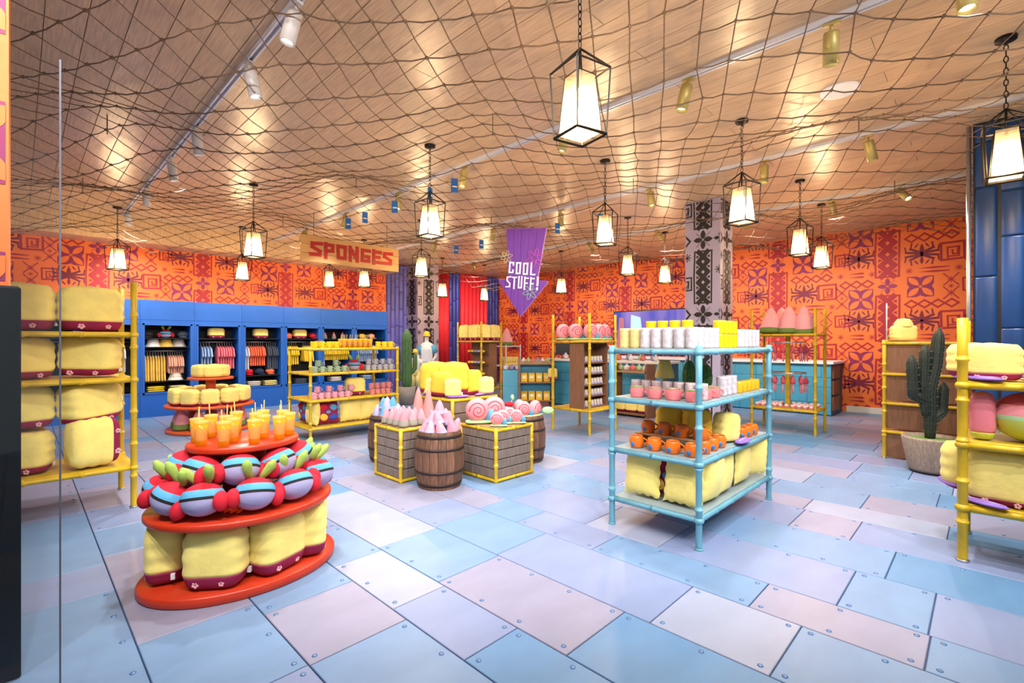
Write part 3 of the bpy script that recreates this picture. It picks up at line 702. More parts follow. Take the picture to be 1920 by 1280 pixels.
# ---- LEFT RACK with yellow cushions
rack('bamboo_rack', 'yellow bamboo rack full of big yellow cushions beside the entrance column', -.95, .68, 5.15, 5.87, (.36, 1.1, 1.48), 1.9, BAM, BAM, .024)
cuA = mk_cushion('square_cushion', .42, .38, .26, YEL, MAG)
cuB = mk_cushion('square_cushion', .40, .34, .27, YEL, MAG, .18)
G = 'big yellow cushions on the left rack'
L4 = ['top shelf', 'second row', 'third row', 'bottom row']
for ri, (z, zh) in enumerate(((1.481, 0), (1.101, 0), (.708, 0), (.361, 0))):
    for ci, X in enumerate((.22, .5) if ri else (-.02, .44)):
        lab = 'yellow cushion with magenta base, left rack %s, %s' % (L4[ri], ('nearer the entrance column', 'at the outer right post')[ci])
        X = (-.0, .42)[ci]
        tl = ((0, 0), (0, 0), (0, 0), (0, R(2)), (R(-2), 0), (0, R(-3)), (0, 0), (0, 0))[ri*2+ci]
        c = cuA if ri == 0 else cuB
        if ri == 3 and ci == 1:
            o = c((X+.17, 5.32, z+.212), R(10), 'yellow cushion lying on its side on the bottom row of the left rack', 'cushion', G, (0, R(-90)))
        else: o = c((X, 5.38+.04*(ri % 2), z+.26*max(abs(tl[0]), abs(tl[1]))), R((-6, 12, 20, -25, 14, 30, -18, 0)[ri*2+ci]), lab, 'cushion', G, tl)
cuB((.46, 5.67, .709), R(10), 'yellow cushion with magenta base pushed behind the third row on the left rack', 'cushion', G)
cuB((-.02, 5.68, .362), R(0), 'yellow cushion with magenta base at the back of the bottom row of the left rack', 'cushion', G)
cuB((-.03, 5.69, .709), R(-5), 'yellow cushion with magenta base at the back of the third row behind the glass edge', 'cushion', G)

# ---- FRONT OVAL DISPLAY
OC = (.98, 3.28)
od = thing('tiered_display_stand', 'three-tier glossy red oval display stand in the left foreground', 'display stand', (*OC, 0))
def disc(a, b_, z, t, nm, m, p):
    MB().lathe([(.001, 0), (.985, 0), (1, .01), (1, t-.01), (.985, t), (.001, t)], 56, (0, 0, z), a, b_).build(nm, m, p)
disc(.54, .42, 0, .055, 'base_disc', REDD, od); disc(.51, .45, .4, .04, 'middle_disc', REDD, od); disc(.31, .27, .765, .035, 'top_disc', REDD, od)
MB().lathe([(1, .05), (1, .77)], 24, (0, 0, 0), .12, .1, True).build('stem', REDD, od)
cuC = mk_cushion('square_cushion', .31, .335, .2, YEL, MAG, .24)
for i, (ph, w_) in enumerate(((208, 'at the far left edge'), (238, 'at the front left, turned to the left'), (284, 'at the front centre'), (326, 'at the right end'), (12, 'at the right rear'), (70, 'at the back right'), (120, 'at the back centre'), (165, 'at the back left'))):
    a = R(ph); k = .74 if i != 3 else .8
    if i == 0: continue
    cuC((OC[0]+.40*math.cos(a), OC[1]+.275*math.sin(a), .056), a+PI/2+R((0, -6, 8, 14, 0, 0, 0, 0)[i]), 'yellow cushion on the red oval base disc, %s' % w_, 'cushion', 'yellow cushions on the red base disc')
bal = mk_ball(.108); bal2 = mk_ball(.108, tabs=1)
k = 0
for ring, (ra, rb, n, z, off) in enumerate(((.395, .335, 11, .452, 196), (.275, .23, 8, .575, 206))):
    for i in range(n):
        a = R(off+i*360/n); vis = 0 <= i < n
        px, py = OC[0]+ra*math.cos(a), OC[1]+rb*math.sin(a)
        lab = 'striped round plush on the red oval stand, %s of the %s ring from the left' % (('first', 'second', 'third', 'fourth', 'fifth', 'sixth', 'seventh', 'eighth', 'ninth', 'tenth', 'eleventh')[i], ('lower', 'upper')[ring])
        (bal2 if ring else bal)((px+.05*math.cos(a), py+.045*math.sin(a), z+.012), a+PI/2+R(rr.uniform(-25, 25)), lab, 'plush toy', 'striped round plush toys on the middle disc', (R(rr.uniform(-34, -14)), R(rr.uniform(-14, 14))))
tum = mk_tumbler()
for i in range(14):
    if i < 10: a = R(195+i*36); px, py = OC[0]+.255*math.cos(a), OC[1]+.215*math.sin(a)
    else: a = R(225+(i-10)*90); px, py = OC[0]+.12*math.cos(a), OC[1]+.1*math.sin(a)
    lab = 'amber straw tumbler in the %s ring on the red top disc' % ('outer' if i < 10 else 'inner')
    tum((px, py, .801), rr.uniform(0, 6), lab, 'tumbler', 'amber tumblers on the outer ring' if i < 10 else 'amber tumblers on the inner ring')

# ---- LONG YELLOW RACK
LX0, LX1, LY0, LY1 = 2.82, 4.2, 6.67, 7.4
rack('bamboo_rack', 'long yellow bamboo rack with mugs in front of the blue wardrobes', LX0, LX1, LY0, LY1, (.2, .585, .96, 1.31), 1.32, BAM, BAM, .022)
mgY = mk_mug('yellow_mug', .042, .09, mat('ceramic_yellow', (238, 200, 30), .3)); mgG = mk_mug('green_mug', .042, .085, mat('ceramic_sage', (150, 176, 150), .35)); mgS = mk_mug('grey_mug', .042, .085, mat('ceramic_grey', (168, 168, 180), .35))
mgP = mk_mug('pink_mug', .043, .085, mat('ceramic_pink', (226, 160, 184), .35)); mgR = mk_mug('rose_mug', .043, .085, mat('ceramic_rose', (212, 132, 134), .35))
tumY = mk_tumbler(.034, .12, mix_clear('yellow_plastic', (244, 200, 30), .1, .2))
def row(pr_, x, y, z, dx, dy, n, lab, cat, grp, rz=FC):
    for i in range(n): pr_((x+dx*i, y+dy*i, z), rz+rr.uniform(-.3, .3), lab, cat, grp)
zt = 1.31
row(mgY, 2.92, 6.76, zt, .105, 0, 4, 'yellow mug, front row, left end of long rack top', 'mug', 'yellow mugs, top left of the long rack')
row(mgY, 2.96, 6.9, zt, .12, .0, 3, 'yellow mug, back row, left end of long rack top', 'mug', 'yellow mugs, top left back of the long rack')
mk_mug('orange_mug', .05, .1, mat('ceramic_orange', (224, 84, 30), .35))((3.08, 6.98, zt), 0, 'single orange-red mug among yellow ones on the long rack top', 'mug')
row(tumY, 3.36, 6.77, zt, .085, 0, 6, 'yellow straw tumbler in the front row on the long rack top', 'tumbler', 'yellow tumblers, front row')
row(tumY, 3.36, 6.88, zt, .085, 0, 6, 'yellow straw tumbler in the second row on the long rack top', 'tumbler', 'yellow tumblers, second row')
row(mgY, 3.92, 6.77, zt, .11, 0, 3, 'yellow mug at the right end of the long rack top', 'mug', 'yellow mugs, top right of the long rack')
row(mgY, 3.4, 7.15, zt, .105, 0, 6, 'yellow mug along the rear edge of the long rack top', 'mug', 'yellow mugs, rear of the long rack')
z = .96
row(mgG, 2.92, 6.76, z, .11, 0, 5, 'sage green mug in the front row on long rack second shelf', 'mug', 'sage mugs front'); row(mgG, 2.95, 6.9, z, .13, 0, 3, 'sage green mug in the back row on long rack second shelf', 'mug', 'sage mugs back')
row(mgG, 2.98, 6.79, z+.086, .26, 0, 2, 'sage green mug stacked on top of others on the long rack', 'mug', 'sage mugs stacked')
mk_ball(.1)((3.56, 6.85, z), R(-30), 'single striped round plush with green tabs between green and grey mugs', 'plush toy')
row(mgS, 3.74, 6.76, z, .1, 0, 5, 'grey mug in the front row on long rack second shelf', 'mug', 'grey mugs front'); row(mgS, 3.76, 6.78, z+.086, .12, 0, 4, 'grey mug stacked on the front row of the long rack', 'mug', 'grey mugs stacked'); row(mgS, 3.74, 6.9, z, .1, 0, 5, 'grey mug in the back row on long rack second shelf', 'mug', 'grey mugs back')
z = .585
row(mgP, 2.91, 6.76, z, .1, 0, 6, 'pink mug in the front row on long rack third shelf', 'mug', 'pink mugs front'); row(mgP, 2.93, 6.89, z, .1, 0, 5, 'pink mug in the back row on long rack third shelf', 'mug', 'pink mugs back'); row(mgP, 2.98, 6.82, z+.086, .17, 0, 4, 'pink mug stacked on two others on the long rack', 'mug', 'pink mugs stacked')
mk_cushion('square_cushion', .3, .27, .2, YEL, MAG)((3.6, 6.9, z), R(-20), 'yellow cushion standing alone between pink and rose mugs', 'cushion')
row(mgR, 3.82, 6.77, z, .09, 0, 4, 'rose mug in the front row on long rack third shelf', 'mug', 'rose mugs front'); row(mgR, 3.82, 6.8, z+.086, .1, 0, 4, 'rose mug stacked on the front row of the long rack', 'mug', 'rose mugs stacked')
pA = (( -.2, .22, .2, .12, RED), (.22, .18, .16, .14, SKY), (-.18, -.2, .17, .16, YELD), (.2, -.22, .2, .12, mat('plush_cobalt', (40, 80, 190), .8)), (0, 0, .14, .1, SKY))
piY = mk_pillow('scalloped_pillow', .36, .34, .15, YEL); piM = mk_pillow('patched_pillow', .36, .33, .15, MAG, pA)
for i, (X, Y, pr_, rz, t) in enumerate(((2.95, 7.16, piM, -90, 'magenta patchwork pillow at the left end of the long rack bottom shelf'), (2.93, 6.88, piY, -90, 'scalloped yellow pillow facing left at the corner of the long rack bottom shelf'), (3.12, 6.81, piM, 0, 'magenta patchwork pillow, front left of the long rack bottom shelf'), (3.5, 6.81, piY, 0, 'scalloped yellow pillow, left of two in the middle of the long rack bottom shelf'), (3.83, 6.82, piY, 5, 'scalloped yellow pillow, right of two in the middle of the long rack bottom shelf'), (4.06, 6.9, piM, -5, 'magenta patchwork pillow at the right end of the long rack bottom shelf'))):
    pr_((X, Y, .213), R(rz), t, 'pillow', 'pillows on the long rack', (R(-8), 0) if rz > -50 else (R(-4), 0))

# ---- FAR ROUND DISPLAY
FCX, FCY = 2.15, 8.87
fd = thing('tiered_display_stand', 'round orange three-tier stand with yellow cushions before the wardrobes', 'display stand', (FCX, FCY, 0))
disc(.6, .6, 0, .05, 'base_disc', ORAD, fd); disc(.62, .62, .38, .04, 'middle_disc', ORAD, fd); disc(.32, .32, .8, .035, 'top_disc', ORAD, fd); MB().lathe([(.07, .05), (.07, .8)], 16).build('stem', ORAD, fd)
cuS = mk_cushion('small_cushion', .25, .26, .17, YEL, MAG, .16); cuT = mk_cushion('small_cushion', .27, .2, .18, YEL, None)
for i in range(11):
    a = R(190+i*360/11); cuS((FCX+.475*math.cos(a), FCY+.475*math.sin(a), .422), a+PI/2+R(rr.uniform(-8, 8)), "small yellow cushion on the round orange stand's middle tier", 'cushion', 'ring of small yellow cushions')
for i, a_d in enumerate((200, 265, 330, 60, 130)):
    a = R(a_d); cuT((FCX+.17*math.cos(a), FCY+.17*math.sin(a), .835), a+PI/2, 'yellow cushion on the top tier of the round orange stand', 'cushion', 'yellow cushions on the top tier')
coP = mk_cone('pink_cone_plush', .13, .31, PINK, OLV, .3)
for i in range(9):
    a = R(195+i*40); coP((FCX+.42*math.cos(a), FCY+.42*math.sin(a), .053), 0, "pink cone plush on the round orange stand's lowest tier", 'plush toy', 'pink cones on the lowest tier')
mk_mug('orange_pouch', .05, .09, mat('ceramic_amber', (226, 140, 40), .5), False)((FCX-.25, FCY-.3, .42), 0, 'little orange pot beside the stem on the round orange stand', 'pot')

# ---- CENTRE CLUSTER: crates and barrels
def crate(label, x0, x1, y0, y1, h):
    cx, cy = (x0+x1)/2, (y0+y1)/2; t = thing('woven_crate', label, 'crate', (cx, cy, 0)); a, b_ = (x1-x0)/2, (y1-y0)/2; r = .02
    MB().box(-a+.02, a-.02, -b_+.02, b_-.02, .01, h-.005).build('core_box', mat('crate_core', (70, 58, 50), .8), t)
    for q, s_ in ((-1, -1), (1, -1), (1, 1), (-1, 1)): MB().bamboo((q*a, s_*b_, 0), (q*a, s_*b_, h), r, .2).build('corner_pole', BAM, t)
    for z in (r, h-r*1.0):
        for q in (-1, 1): MB().bamboo((-a, q*b_, z), (a, q*b_, z), r*.9, .22).build('edge_pole', BAM, t); MB().bamboo((q*a, -b_, z), (q*a, b_, z), r*.9, .22).build('edge_pole', BAM, t)
    n = 5 if h > .5 else 4; z0, z1 = r*1.8, h-r*1.4; dz = (z1-z0)/n
    for i in range(n):
        for q in (-1, 1):
            MB().box(-a+r, a-r, q*(b_-.004)-.008, q*(b_-.004)+.008, z0+i*dz+.004, z0+(i+1)*dz-.004, .004).build('woven_slat', RATT, t)
            MB().box(q*(a-.004)-.008, q*(a-.004)+.008, -b_+r, b_-r, z0+i*dz+.004, z0+(i+1)*dz-.004, .004).build('woven_slat', RATT, t)
    MB().box(-a+r, a-r, -b_+r, b_-r, h-.02, h, .003).build('lid', SHELFW, t); return t
crate('woven crate with yellow bamboo edges left of the front barrel', 2.64, 3.14, 4.13, 4.6, .535)
crate('woven crate with yellow bamboo edges carrying the spiral shell plushes', 3.3, 3.82, 3.46, 3.99, .535)
crate('taller woven crate at the back carrying the yellow cushions', 3.36, 4.02, 4.22, 4.8, .76)
def mk_barrel():
    r = root('wooden_barrel'); h = .54; n = 18; R0, R1 = .205, .24
    me = None
    for i in range(n):
        if me is None:
            b = MB(); rings = []; da = PI/n*.96
            for k in range(9):
                t = k/8; q = R0+(R1-R0)*math.sin(PI*t); z = h*t
                rings.append([(q*math.cos(a), q*math.sin(a), z) for a in (-da, -da*.85, 0, da*.85, da)]+[((q-.018)*math.cos(a), (q-.018)*math.sin(a), z) for a in (da, -da)])
                rings[-1][0] = ((q-.003)*math.cos(-da), (q-.003)*math.sin(-da), z); rings[-1][4] = ((q-.003)*math.cos(da), (q-.003)*math.sin(da), z)
            o = b.loft(rings, True, False).build('stave', STAVE, r); me = o.data
        else: o = link('stave', me, r)
        o.rotation_euler = (0, 0, 2*PI*i/n)
    for t, wd in ((.08, .03), (.3, .025), (.7, .025), (.92, .03)):
        q = lambda z: R0+(R1-R0)*math.sin(PI*z/h)
        z = h*t; MB().lathe([(q(z-wd/2)-.004, z-wd/2), (q(z-wd/2)+.004, z-wd/2), (q(z+wd/2)+.004, z+wd/2), (q(z+wd/2)-.004, z+wd/2)], 36).build('hoop', HOOP, r)
    MB().lathe([(.001, h-.03), (R0-.015, h-.03)], 24).build('head', WOODB, r); MB().lathe([(.001, .01), (R0-.015, .01)], 24).build('bottom', WOODB, r); return r
bar = Proto(mk_barrel)
bar((2.88, 3.82, 0), 0, 'brown wooden barrel in front, heaped with small pale pink cones', 'barrel', 'wooden barrels')
bar((3.08, 5.08, 0), 1, 'brown wooden barrel half hidden behind the left crate', 'barrel', 'wooden barrels')
bar((4.2, 3.9, 0), 2, 'brown wooden barrel behind the shell plush crate on the right', 'barrel', 'wooden barrels')
coS = mk_cone('pale_cone_plush', .057, .14, mat('plush_pale_pink', (226, 152, 172), .85, var=.1, bump=.2, rnd=.1), LAV, .25); coM = mk_cone('pink_cone_plush', .056, .17, mat('plush_mid_pink', (230, 146, 160), .85, var=.1, bump=.2, rnd=.1), mat('plush_grey', (150, 148, 140), .85, bump=.2), .4); coT = mk_cone('tall_pink_cone', .07, .36, mat('plush_coral', (240, 140, 140), .85, bump=.2, rnd=.06), ROSE, .1)
for ring, (r_, n, z) in enumerate(((.15, 8, .515), (.085, 5, .6), (0, 1, .69))):
    for i in range(n):
        a = 2*PI*i/n+.3; coS((2.88+r_*math.cos(a), 3.82+r_*math.sin(a), z), a, 'pale pink cone plush in the front barrel, %s' % ('lower ring', 'upper ring', 'very top')[ring], 'plush toy', 'cones in the front barrel, '+('lower', 'upper', 'top')[ring], (R(18*math.sin(-a))*(ring < 2), R(18*math.cos(a))*(ring < 2)))
for i in range(4):
    for j in range(3): coM((2.72+.105*j, 4.2+.11*i, .538), 0, 'pink cone plush with grey base standing in rows on the left crate', 'plush toy', 'pink cones on the left crate')
for i, (X, Y) in enumerate(((3.05, 4.24), (3.06, 4.44))): coT((X, Y, .538), 0, 'tall coral pink cone plush on the left crate, %s of the pair' % ('right', 'left')[i], 'plush toy', 'tall coral cones')
for i in range(10):
    j = i % 5; a = 2*PI*j/5; q = .13 if i < 5 else .06
    mkc = coS((3.08+q*math.cos(a), 5.08+q*math.sin(a), .515 if i < 5 else .6), a, 'pale cone plush heaped in the barrel behind the left crate, %s ring' % ('lower' if i < 5 else 'upper'), 'plush toy', 'cones in the rear barrel, %s ring' % ('lower' if i < 5 else 'upper'))
    for ch in mkc.children:
        if ch.name.startswith('cone_body'): remat(ch, SKY if i % 2 else LAV)
sA, sB, sC = mk_shell(.125), mk_shell(.09), mk_shell(.07)
for pr_, X, Y, rz, t in ((sA, 3.42, 3.84, -35, 'large pink spiral shell plush at the left end of the right crate'), (sA, 3.66, 3.84, -30, 'large pink spiral shell plush at the rear of the right crate'), (sC, 3.44, 3.56, -45, 'small pink spiral shell plush at the front corner of the right crate'), (sC, 3.58, 3.62, -40, 'small pink spiral shell plush, second from the front corner of the right crate'), (sC, 3.7, 3.54, -40, 'small pink spiral shell plush, third along the front of the right crate'), (sC, 3.78, 3.72, -30, 'small pink spiral shell plush at the right edge of the right crate')):
    pr_((X-.03, Y, .538), R(rz), t, 'plush toy', 'spiral shell plushes')
for i, (X, Y) in enumerate(((4.12, 3.84), (4.28, 3.8), (4.2, 3.98))): sB((X-.02, Y, .52), R(-30+40*i), 'pink spiral shell plush on the right rear barrel, %s' % ('left one', 'right one', 'rear one')[i], 'plush toy', 'spiral shell plushes')
lf = thing('fabric_leaf', 'pale green felt leaf sticking out of the right rear barrel', 'leaf', (4.33, 3.74, .53), R(-45))
MB().ell((.06, 0, .06), .07, .012, .04).build('blade', PLG, lf); MB().tube([(0, 0, 0), (.06, -.008, .06), (.11, -.01, .09)], .004, 5).build('midrib', GRN, lf)
fl = thing('felt_flower', 'red felt flower on a stem rising from the right rear barrel', 'flower', (4.06, 4.02, .53), R(-45))
MB().tube([(0, 0, 0), (.01, 0, .12), (.03, 0, .2)], .006, 6).build('stem', PLG, fl); MB().ell((-.01, -.01, .13), .055, .03, .035).build('petal', RED, fl); MB().ell((.03, 0, .21), .02, .02, .035).build('bud', PLG, fl)
cu1 = mk_cushion('square_cushion', .36, .4, .24, YELD, MAG, .2); cu2 = mk_cushion('square_cushion', .26, .3, .2, YELD, MAG, .16); cu3 = mk_cushion('square_cushion', .19, .22, .14, YEL, PUR, .14)
GG = 'yellow cushions on the tall back crate'
cu1((3.62, 4.52, .761), R(-42), 'largest yellow cushion in the middle of the tall back crate', 'cushion', GG); cu1((3.5, 4.72, .761), R(-50), 'big yellow cushion turned away behind on the tall back crate', 'cushion', GG)
cu2((3.46, 4.54, .761), R(-62), 'medium yellow cushion left of the largest on the tall back crate', 'cushion', GG, (0, R(4))); cu3((3.46, 4.34, .761), R(-45), 'small yellow cushion with purple base at the front of the tall back crate', 'cushion', GG)
cu2((3.84, 4.44, .761), R(-20), 'medium yellow cushion right of the largest on the tall back crate', 'cushion', GG, (0, R(-6))); cu3((3.93, 4.3, .761), R(-10), 'small yellow cushion at the right edge of the tall back crate', 'cushion', GG); cu3((3.42, 4.72, .761), R(-80), 'small yellow cushion at the left edge of the tall back crate', 'cushion', GG)
def mk_leafboard():
    r = root('leaf_board'); MB().ell((0, 0, .014), .14, .05, .014, 20, 6).build('board', PUR, r); MB().ell((0, 0, .026), .13, .006, .004, 12, 5).build('pale_stripe', LAV, r); return r
lbd = Proto(mk_leafboard)
lbd((3.86, 4.3, .762), R(20), 'purple oval toy board on the right of the tall back crate', 'toy board', 'purple toy boards'); lbd((3.5, 4.28, .762), R(-20), 'purple oval toy board at the front of the tall back crate', 'toy board', 'purple toy boards')

# ---- BLUE RACK
BX0, BX1, BY0, BY1 = 3.2, 4.66, 1.38, 2.06
rack('blue_rack', 'pale blue bamboo rack with cups and orange mugs in the right foreground', BX0, BX1, BY0, BY1, (.22, .595, .98, 1.35), 1.37, BLUR, SHELFB, .024)
cupW = mk_mug('white_cup', .042, .15, mat('cup_print', (196, 190, 198), .4, var=.22, vscale=30), False); cupC = mk_mug('cream_cup', .042, .15, mat('cup_cream', (214, 192, 130), .4, var=.15, vscale=30), False); boxY = mk_mug('yellow_tin', .042, .105, mat('tin_yellow', (236, 196, 20), .3), False)
cupS = mk_mug('speckled_cup', .04, .12, mat('cup_speckle', (196, 176, 180), .4, var=.25, vscale=34), False)
z = 1.35
for i in range(7): (cupC if i > 4 else cupW)((3.27, 1.46+.088*i, z), rr.uniform(0, 6), ('cream' if i > 4 else 'white')+' printed cup along the left edge of the blue rack top', 'cup', ('cream' if i > 4 else 'white')+' tall cups along the left edge')
row(cupW, 3.37, 1.46, z, .09, 0, 4, "white printed cup along the blue rack top's long edge", 'cup', 'white tall cups along the near edge')
row(boxY, 3.77, 1.47, z, .09, 0, 4, 'yellow tin, lower tier, near edge of the blue rack top', 'tin', 'yellow tins lower'); row(boxY, 3.77, 1.47, z+.106, .09, 0, 4, 'yellow tin stacked on the near-edge row of the blue rack top', 'tin', 'yellow tins stacked')
row(cupW, 4.18, 1.46, z, .09, 0, 5, "white printed cup at the blue rack top's right end", 'cup', 'white tall cups at the right end')
for i in range(4):
    for j in range(2): boxY((3.55+.0*j, 1.62+.1*i, z+.106*j), 0, "yellow tin, %s tier, behind the blue rack's white cups" % ('lower', 'upper')[j], 'tin', 'yellow tins behind the cups, %s' % ('lower', 'upper')[j])
z = .98
mgPB = mk_mug('pink_bowl_mug', .055, .085, mat('ceramic_salmon', (222, 122, 128), .3, rnd=.05), True, mat('rim_green', (120, 150, 90), .5), .1)
for i in range(4): mgPB((3.29, 1.46+.145*i, z), R(-95)+PI*.35, 'salmon bowl mug, left edge of the blue rack, %s' % ('nearest to the corner post', 'second from the corner post', 'third from the corner post', 'farthest from the corner post')[i], 'mug', 'salmon bowl mugs')
for i in range(7): cupS((3.42, 1.45+.088*i, z), 0, 'speckled cup in the row behind the salmon mugs on the blue rack', 'cup', 'speckled cups')
row(mgPB, 3.5, 1.47, z, .15, 0, 2, 'salmon pink bowl mug on the near long edge of the blue rack', 'mug', 'salmon bowl mugs on the long edge'); row(cupW, 3.8, 1.46, z, .1, 0, 3, "white printed cup on the blue rack's second shelf", 'cup', 'white cups on the second shelf')
boxS = mk_mug('yellow_pot', .04, .09, mat('tin_gold', (226, 176, 30), .35), False, None, .12)
row(boxS, 4.14, 1.46, z, .1, 0, 5, "small yellow pot on the blue rack's second shelf", 'pot', 'small yellow pots')
lp = thing('yellow_table_lamp', 'little yellow lamp-shaped ornament behind the speckled cups on the blue rack', 'ornament', (3.62, 1.84, .98)); MB().lathe([(.001, 0), (.03, 0), (.03, .02), (.012, .03), (.012, .14)], 12).build('stand', BAM, lp); MB().lathe([(.075, .13), (.075, .15), (.04, .27), (.036, .27)], 16).build('shade', mat('lamp_cream', (244, 224, 120), .5), lp)
for i, (X, Y, hh) in enumerate(((3.98, 1.8, .26), (4.12, 1.72, .22))):
    t = thing('cactus_ornament', 'green ribbed cactus ornament on the blue rack behind the white cups, %s one' % ('taller', 'shorter')[i], 'ornament', (X, Y, .981)); G_ = mat('ornament_green', (70, 120, 60), .6, var=.3, vscale=40)
    b = MB(); b.loft([[(.055*k*(1+.12*math.cos(8*2*PI*j/32))*math.cos(2*PI*j/32), .055*k*(1+.12*math.cos(8*2*PI*j/32))*math.sin(2*PI*j/32), .03+(hh-.03)*u) for j in range(32)] for u, k in ((0, .7), (.2, .95), (.5, 1), (.8, .75), (.95, .4), (1, .08))]).build('ribbed_body', G_, t)
    MB().lathe([(.001, 0), (.045, 0), (.05, .035), (.001, .035)], 16).build('foot', OLV, t)
z = .595
MB_ = mat('ceramic_tangerine', (226, 112, 26), .3, rnd=.05); mgO = mk_mug('orange_mug', .05, .092, MB_, True, None, .2, mat('patch_blue', (50, 120, 190), .35))
ris = thing('riser', 'wooden riser under the second row of orange mugs on the blue rack', 'riser', (3.52, 1.72, z)); MB().box(-.08, .13, -.28, .28, .07, .085, .003).build('top_board', SHELFW, ris)
for q in (-.26, .26): MB().box(-.07, .12, q-.01, q+.01, 0, .07).build('side_board', SHELFW, ris)
N5 = ('nearest the corner post', 'second from the corner post', 'third from the corner post', 'fourth from the corner post', 'farthest from the corner post')
for i in range(4): mgO((3.3, 1.47+.145*i, z), R(-60), 'tangerine mug in the front row on the blue rack, '+N5[i if i < 3 else 4], 'mug', 'tangerine mugs front')
for i in range(4): mgO((3.5, 1.5+.14*i, z+.086), R(-60), 'tangerine mug on the riser of the blue rack, '+N5[i if i < 3 else 4], 'mug', 'tangerine mugs on the riser')
for i, X in enumerate((3.46, 3.6, 3.74, 4.2, 4.33, 4.46)): mgO((X, 1.46, z), R(-20), 'tangerine mug along the near long edge of the blue rack, %s' % ('first', 'second', 'third', 'fourth', 'fifth', 'sixth')[i]+' from the corner post', 'mug', 'tangerine mugs along the long edge')
cuG = mk_cushion('small_cushion', .22, .26, .15, YELD, None)
for i, (X, Y) in enumerate(((3.86, 1.92), (3.86, 1.68), (4.1, 1.85))): cuG((X, Y, z), R(-60+20*i), 'golden cushion behind the tangerine mugs, %s' % ('farthest left', 'middle one', 'right rear')[i], 'cushion', 'golden cushions on the blue rack')
cuG2 = mk_cushion('small_cushion', .22, .24, .14, YEL, None); cuG2((3.98, 1.5, z), R(-18), 'pale yellow cushion standing at the near long edge of the blue rack', 'cushion', None, (0, R(5)))
lbd((4.02, 1.38, z+.006), R(4), 'purple oval toy board overhanging the near long edge of the blue rack', 'toy board', 'purple toy boards')
piL = mk_pillow('scalloped_pillow', .295, .345, .11, YEL); piD = mk_pillow('patched_pillow', .27, .33, .1, MAG, pA)
z = .222
for X, Y, pr_, rz, t, tl in ((3.31, 1.87, piL, -90, 'scalloped yellow pillow at the far left corner of the blue rack bottom shelf', -6), (3.31, 1.55, piL, -92, 'scalloped yellow pillow next to the near corner post of the blue rack', -8), (3.42, 1.71, piD, -90, 'dark patched pillow between two yellow pillows on the blue rack', 0),
                         (3.54, 1.455, piL, -4, 'scalloped yellow pillow leaning out, first on the near long side of the blue rack', 8), (3.83, 1.46, piL, 2, 'scalloped yellow pillow, second on the near long side of the blue rack', 2), (4.2, 1.46, piL, 0, 'scalloped yellow pillow, third on the near long side of the blue rack', 2), (4.0, 1.56, piD, 0, 'dark patched pillow between yellow pillows on the long side of the blue rack', 0), (4.36, 1.57, piD, 5, 'dark patched pillow at the far end of the blue rack long side', 0), (4.5, 1.47, piL, -30, 'scalloped yellow pillow at the far right corner of the blue rack', 4), (3.52, 1.88, piL, -90, 'scalloped yellow pillow stacked behind the left pillows of the blue rack', -4), (3.56, 1.7, piL, -90, 'scalloped yellow pillow stacked behind the corner pillow of the blue rack', -4)):
    pr_((X, Y, z+.014), R(rz), t, 'pillow', 'pillows on the blue rack', (R(tl), 0))

# ---- RIGHT MIDDLE RACK
rack('bamboo_rack', 'yellow bamboo rack with pink cones before the right wall', 8.2, 8.8, 1.8, 2.68, (.38, 1.52), 1.9, BAM, BAM, .022)
coL = mk_cone('big_pink_cone', .165, .43, mat('plush_soft_pink', (240, 170, 184), .85, var=.06, bump=.2, rnd=.04), OLV, .2)
for i, (X, Y) in enumerate(((8.4, 2.47), (8.4, 2.2), (8.42, 1.99), (8.62, 2.36))): coL((X, Y, 1.521), 0, 'big pink cone plush with olive base on the right rack, %s' % ('leftmost', 'in the middle', 'at the right post', 'behind the others')[i], 'plush toy', 'big pink cones', (0, R((8, 0, -8, 0)[i])))
tr = thing('hanging_charm_stand', 'brown post stand hung with two tiers of pink charms on the right rack', 'display stand', (8.5, 2.24, .38))
MB().box(-.03, .03, -.03, .03, 0, 1.1).build('post', BAM, tr)
for z in (.52, 1.0): MB().lathe([(.25, z), (.255, z+.012), (.25, z+.02)], 24).build('ring', STEEL, tr); MB().box(-.25, .25, -.006, .006, z, z+.012).box(-.006, .006, -.25, .25, z, z+.012).build('spoke', STEEL, tr)
def mk_charm():
    r = root('plush_charm'); MB().lathe([(.001, -.13), (.03, -.12), (.038, -.09), (.02, -.04), (.001, -.005)], 12).build('cone', ROSE, r); MB().tube([(0, 0, -.01), (0, 0, .02)], .004, 5).build('loop', STEEL, r)
    for q in (-1, 1): MB().tube([(q*.014, 0, -.12), (q*.018, 0, -.26)], .009, 6).build('ribbon', PINK, r)
    return r
chm = Proto(mk_charm)
for t_, z in (('upper', 1.352), ('lower', .872)):
    for i in range(12): a = 2*PI*i/12; chm((8.5+.253*math.cos(a), 2.24+.253*math.sin(a), z), a, "rose charm with ribbons on the charm stand's %s ring" % t_, 'charm', 'charms on the %s ring' % t_)
egg = Proto(lambda: (lambda r: (MB().lathe([(.001, 0), (.03, .004), (.034, .022), (.024, .05), (.001, .062)], 12).build('ball', mat('egg_pink', (236, 206, 214), .4), r), MB().lathe([(.035, .018), (.036, .024), (.035, .03)], 12).build('pink_band', ROSE, r), r)[2])(root('bath_ball')))
for i in range(10):
    for j in range(4):
        if abs(i-4.5) < 1 and 1 <= j <= 2: continue
        egg((8.26+.13*j, 1.86+.084*i, .381), 0, 'pale pink ball on the lower shelf of the right rack', 'ball', 'pale pink balls on the lower shelf')

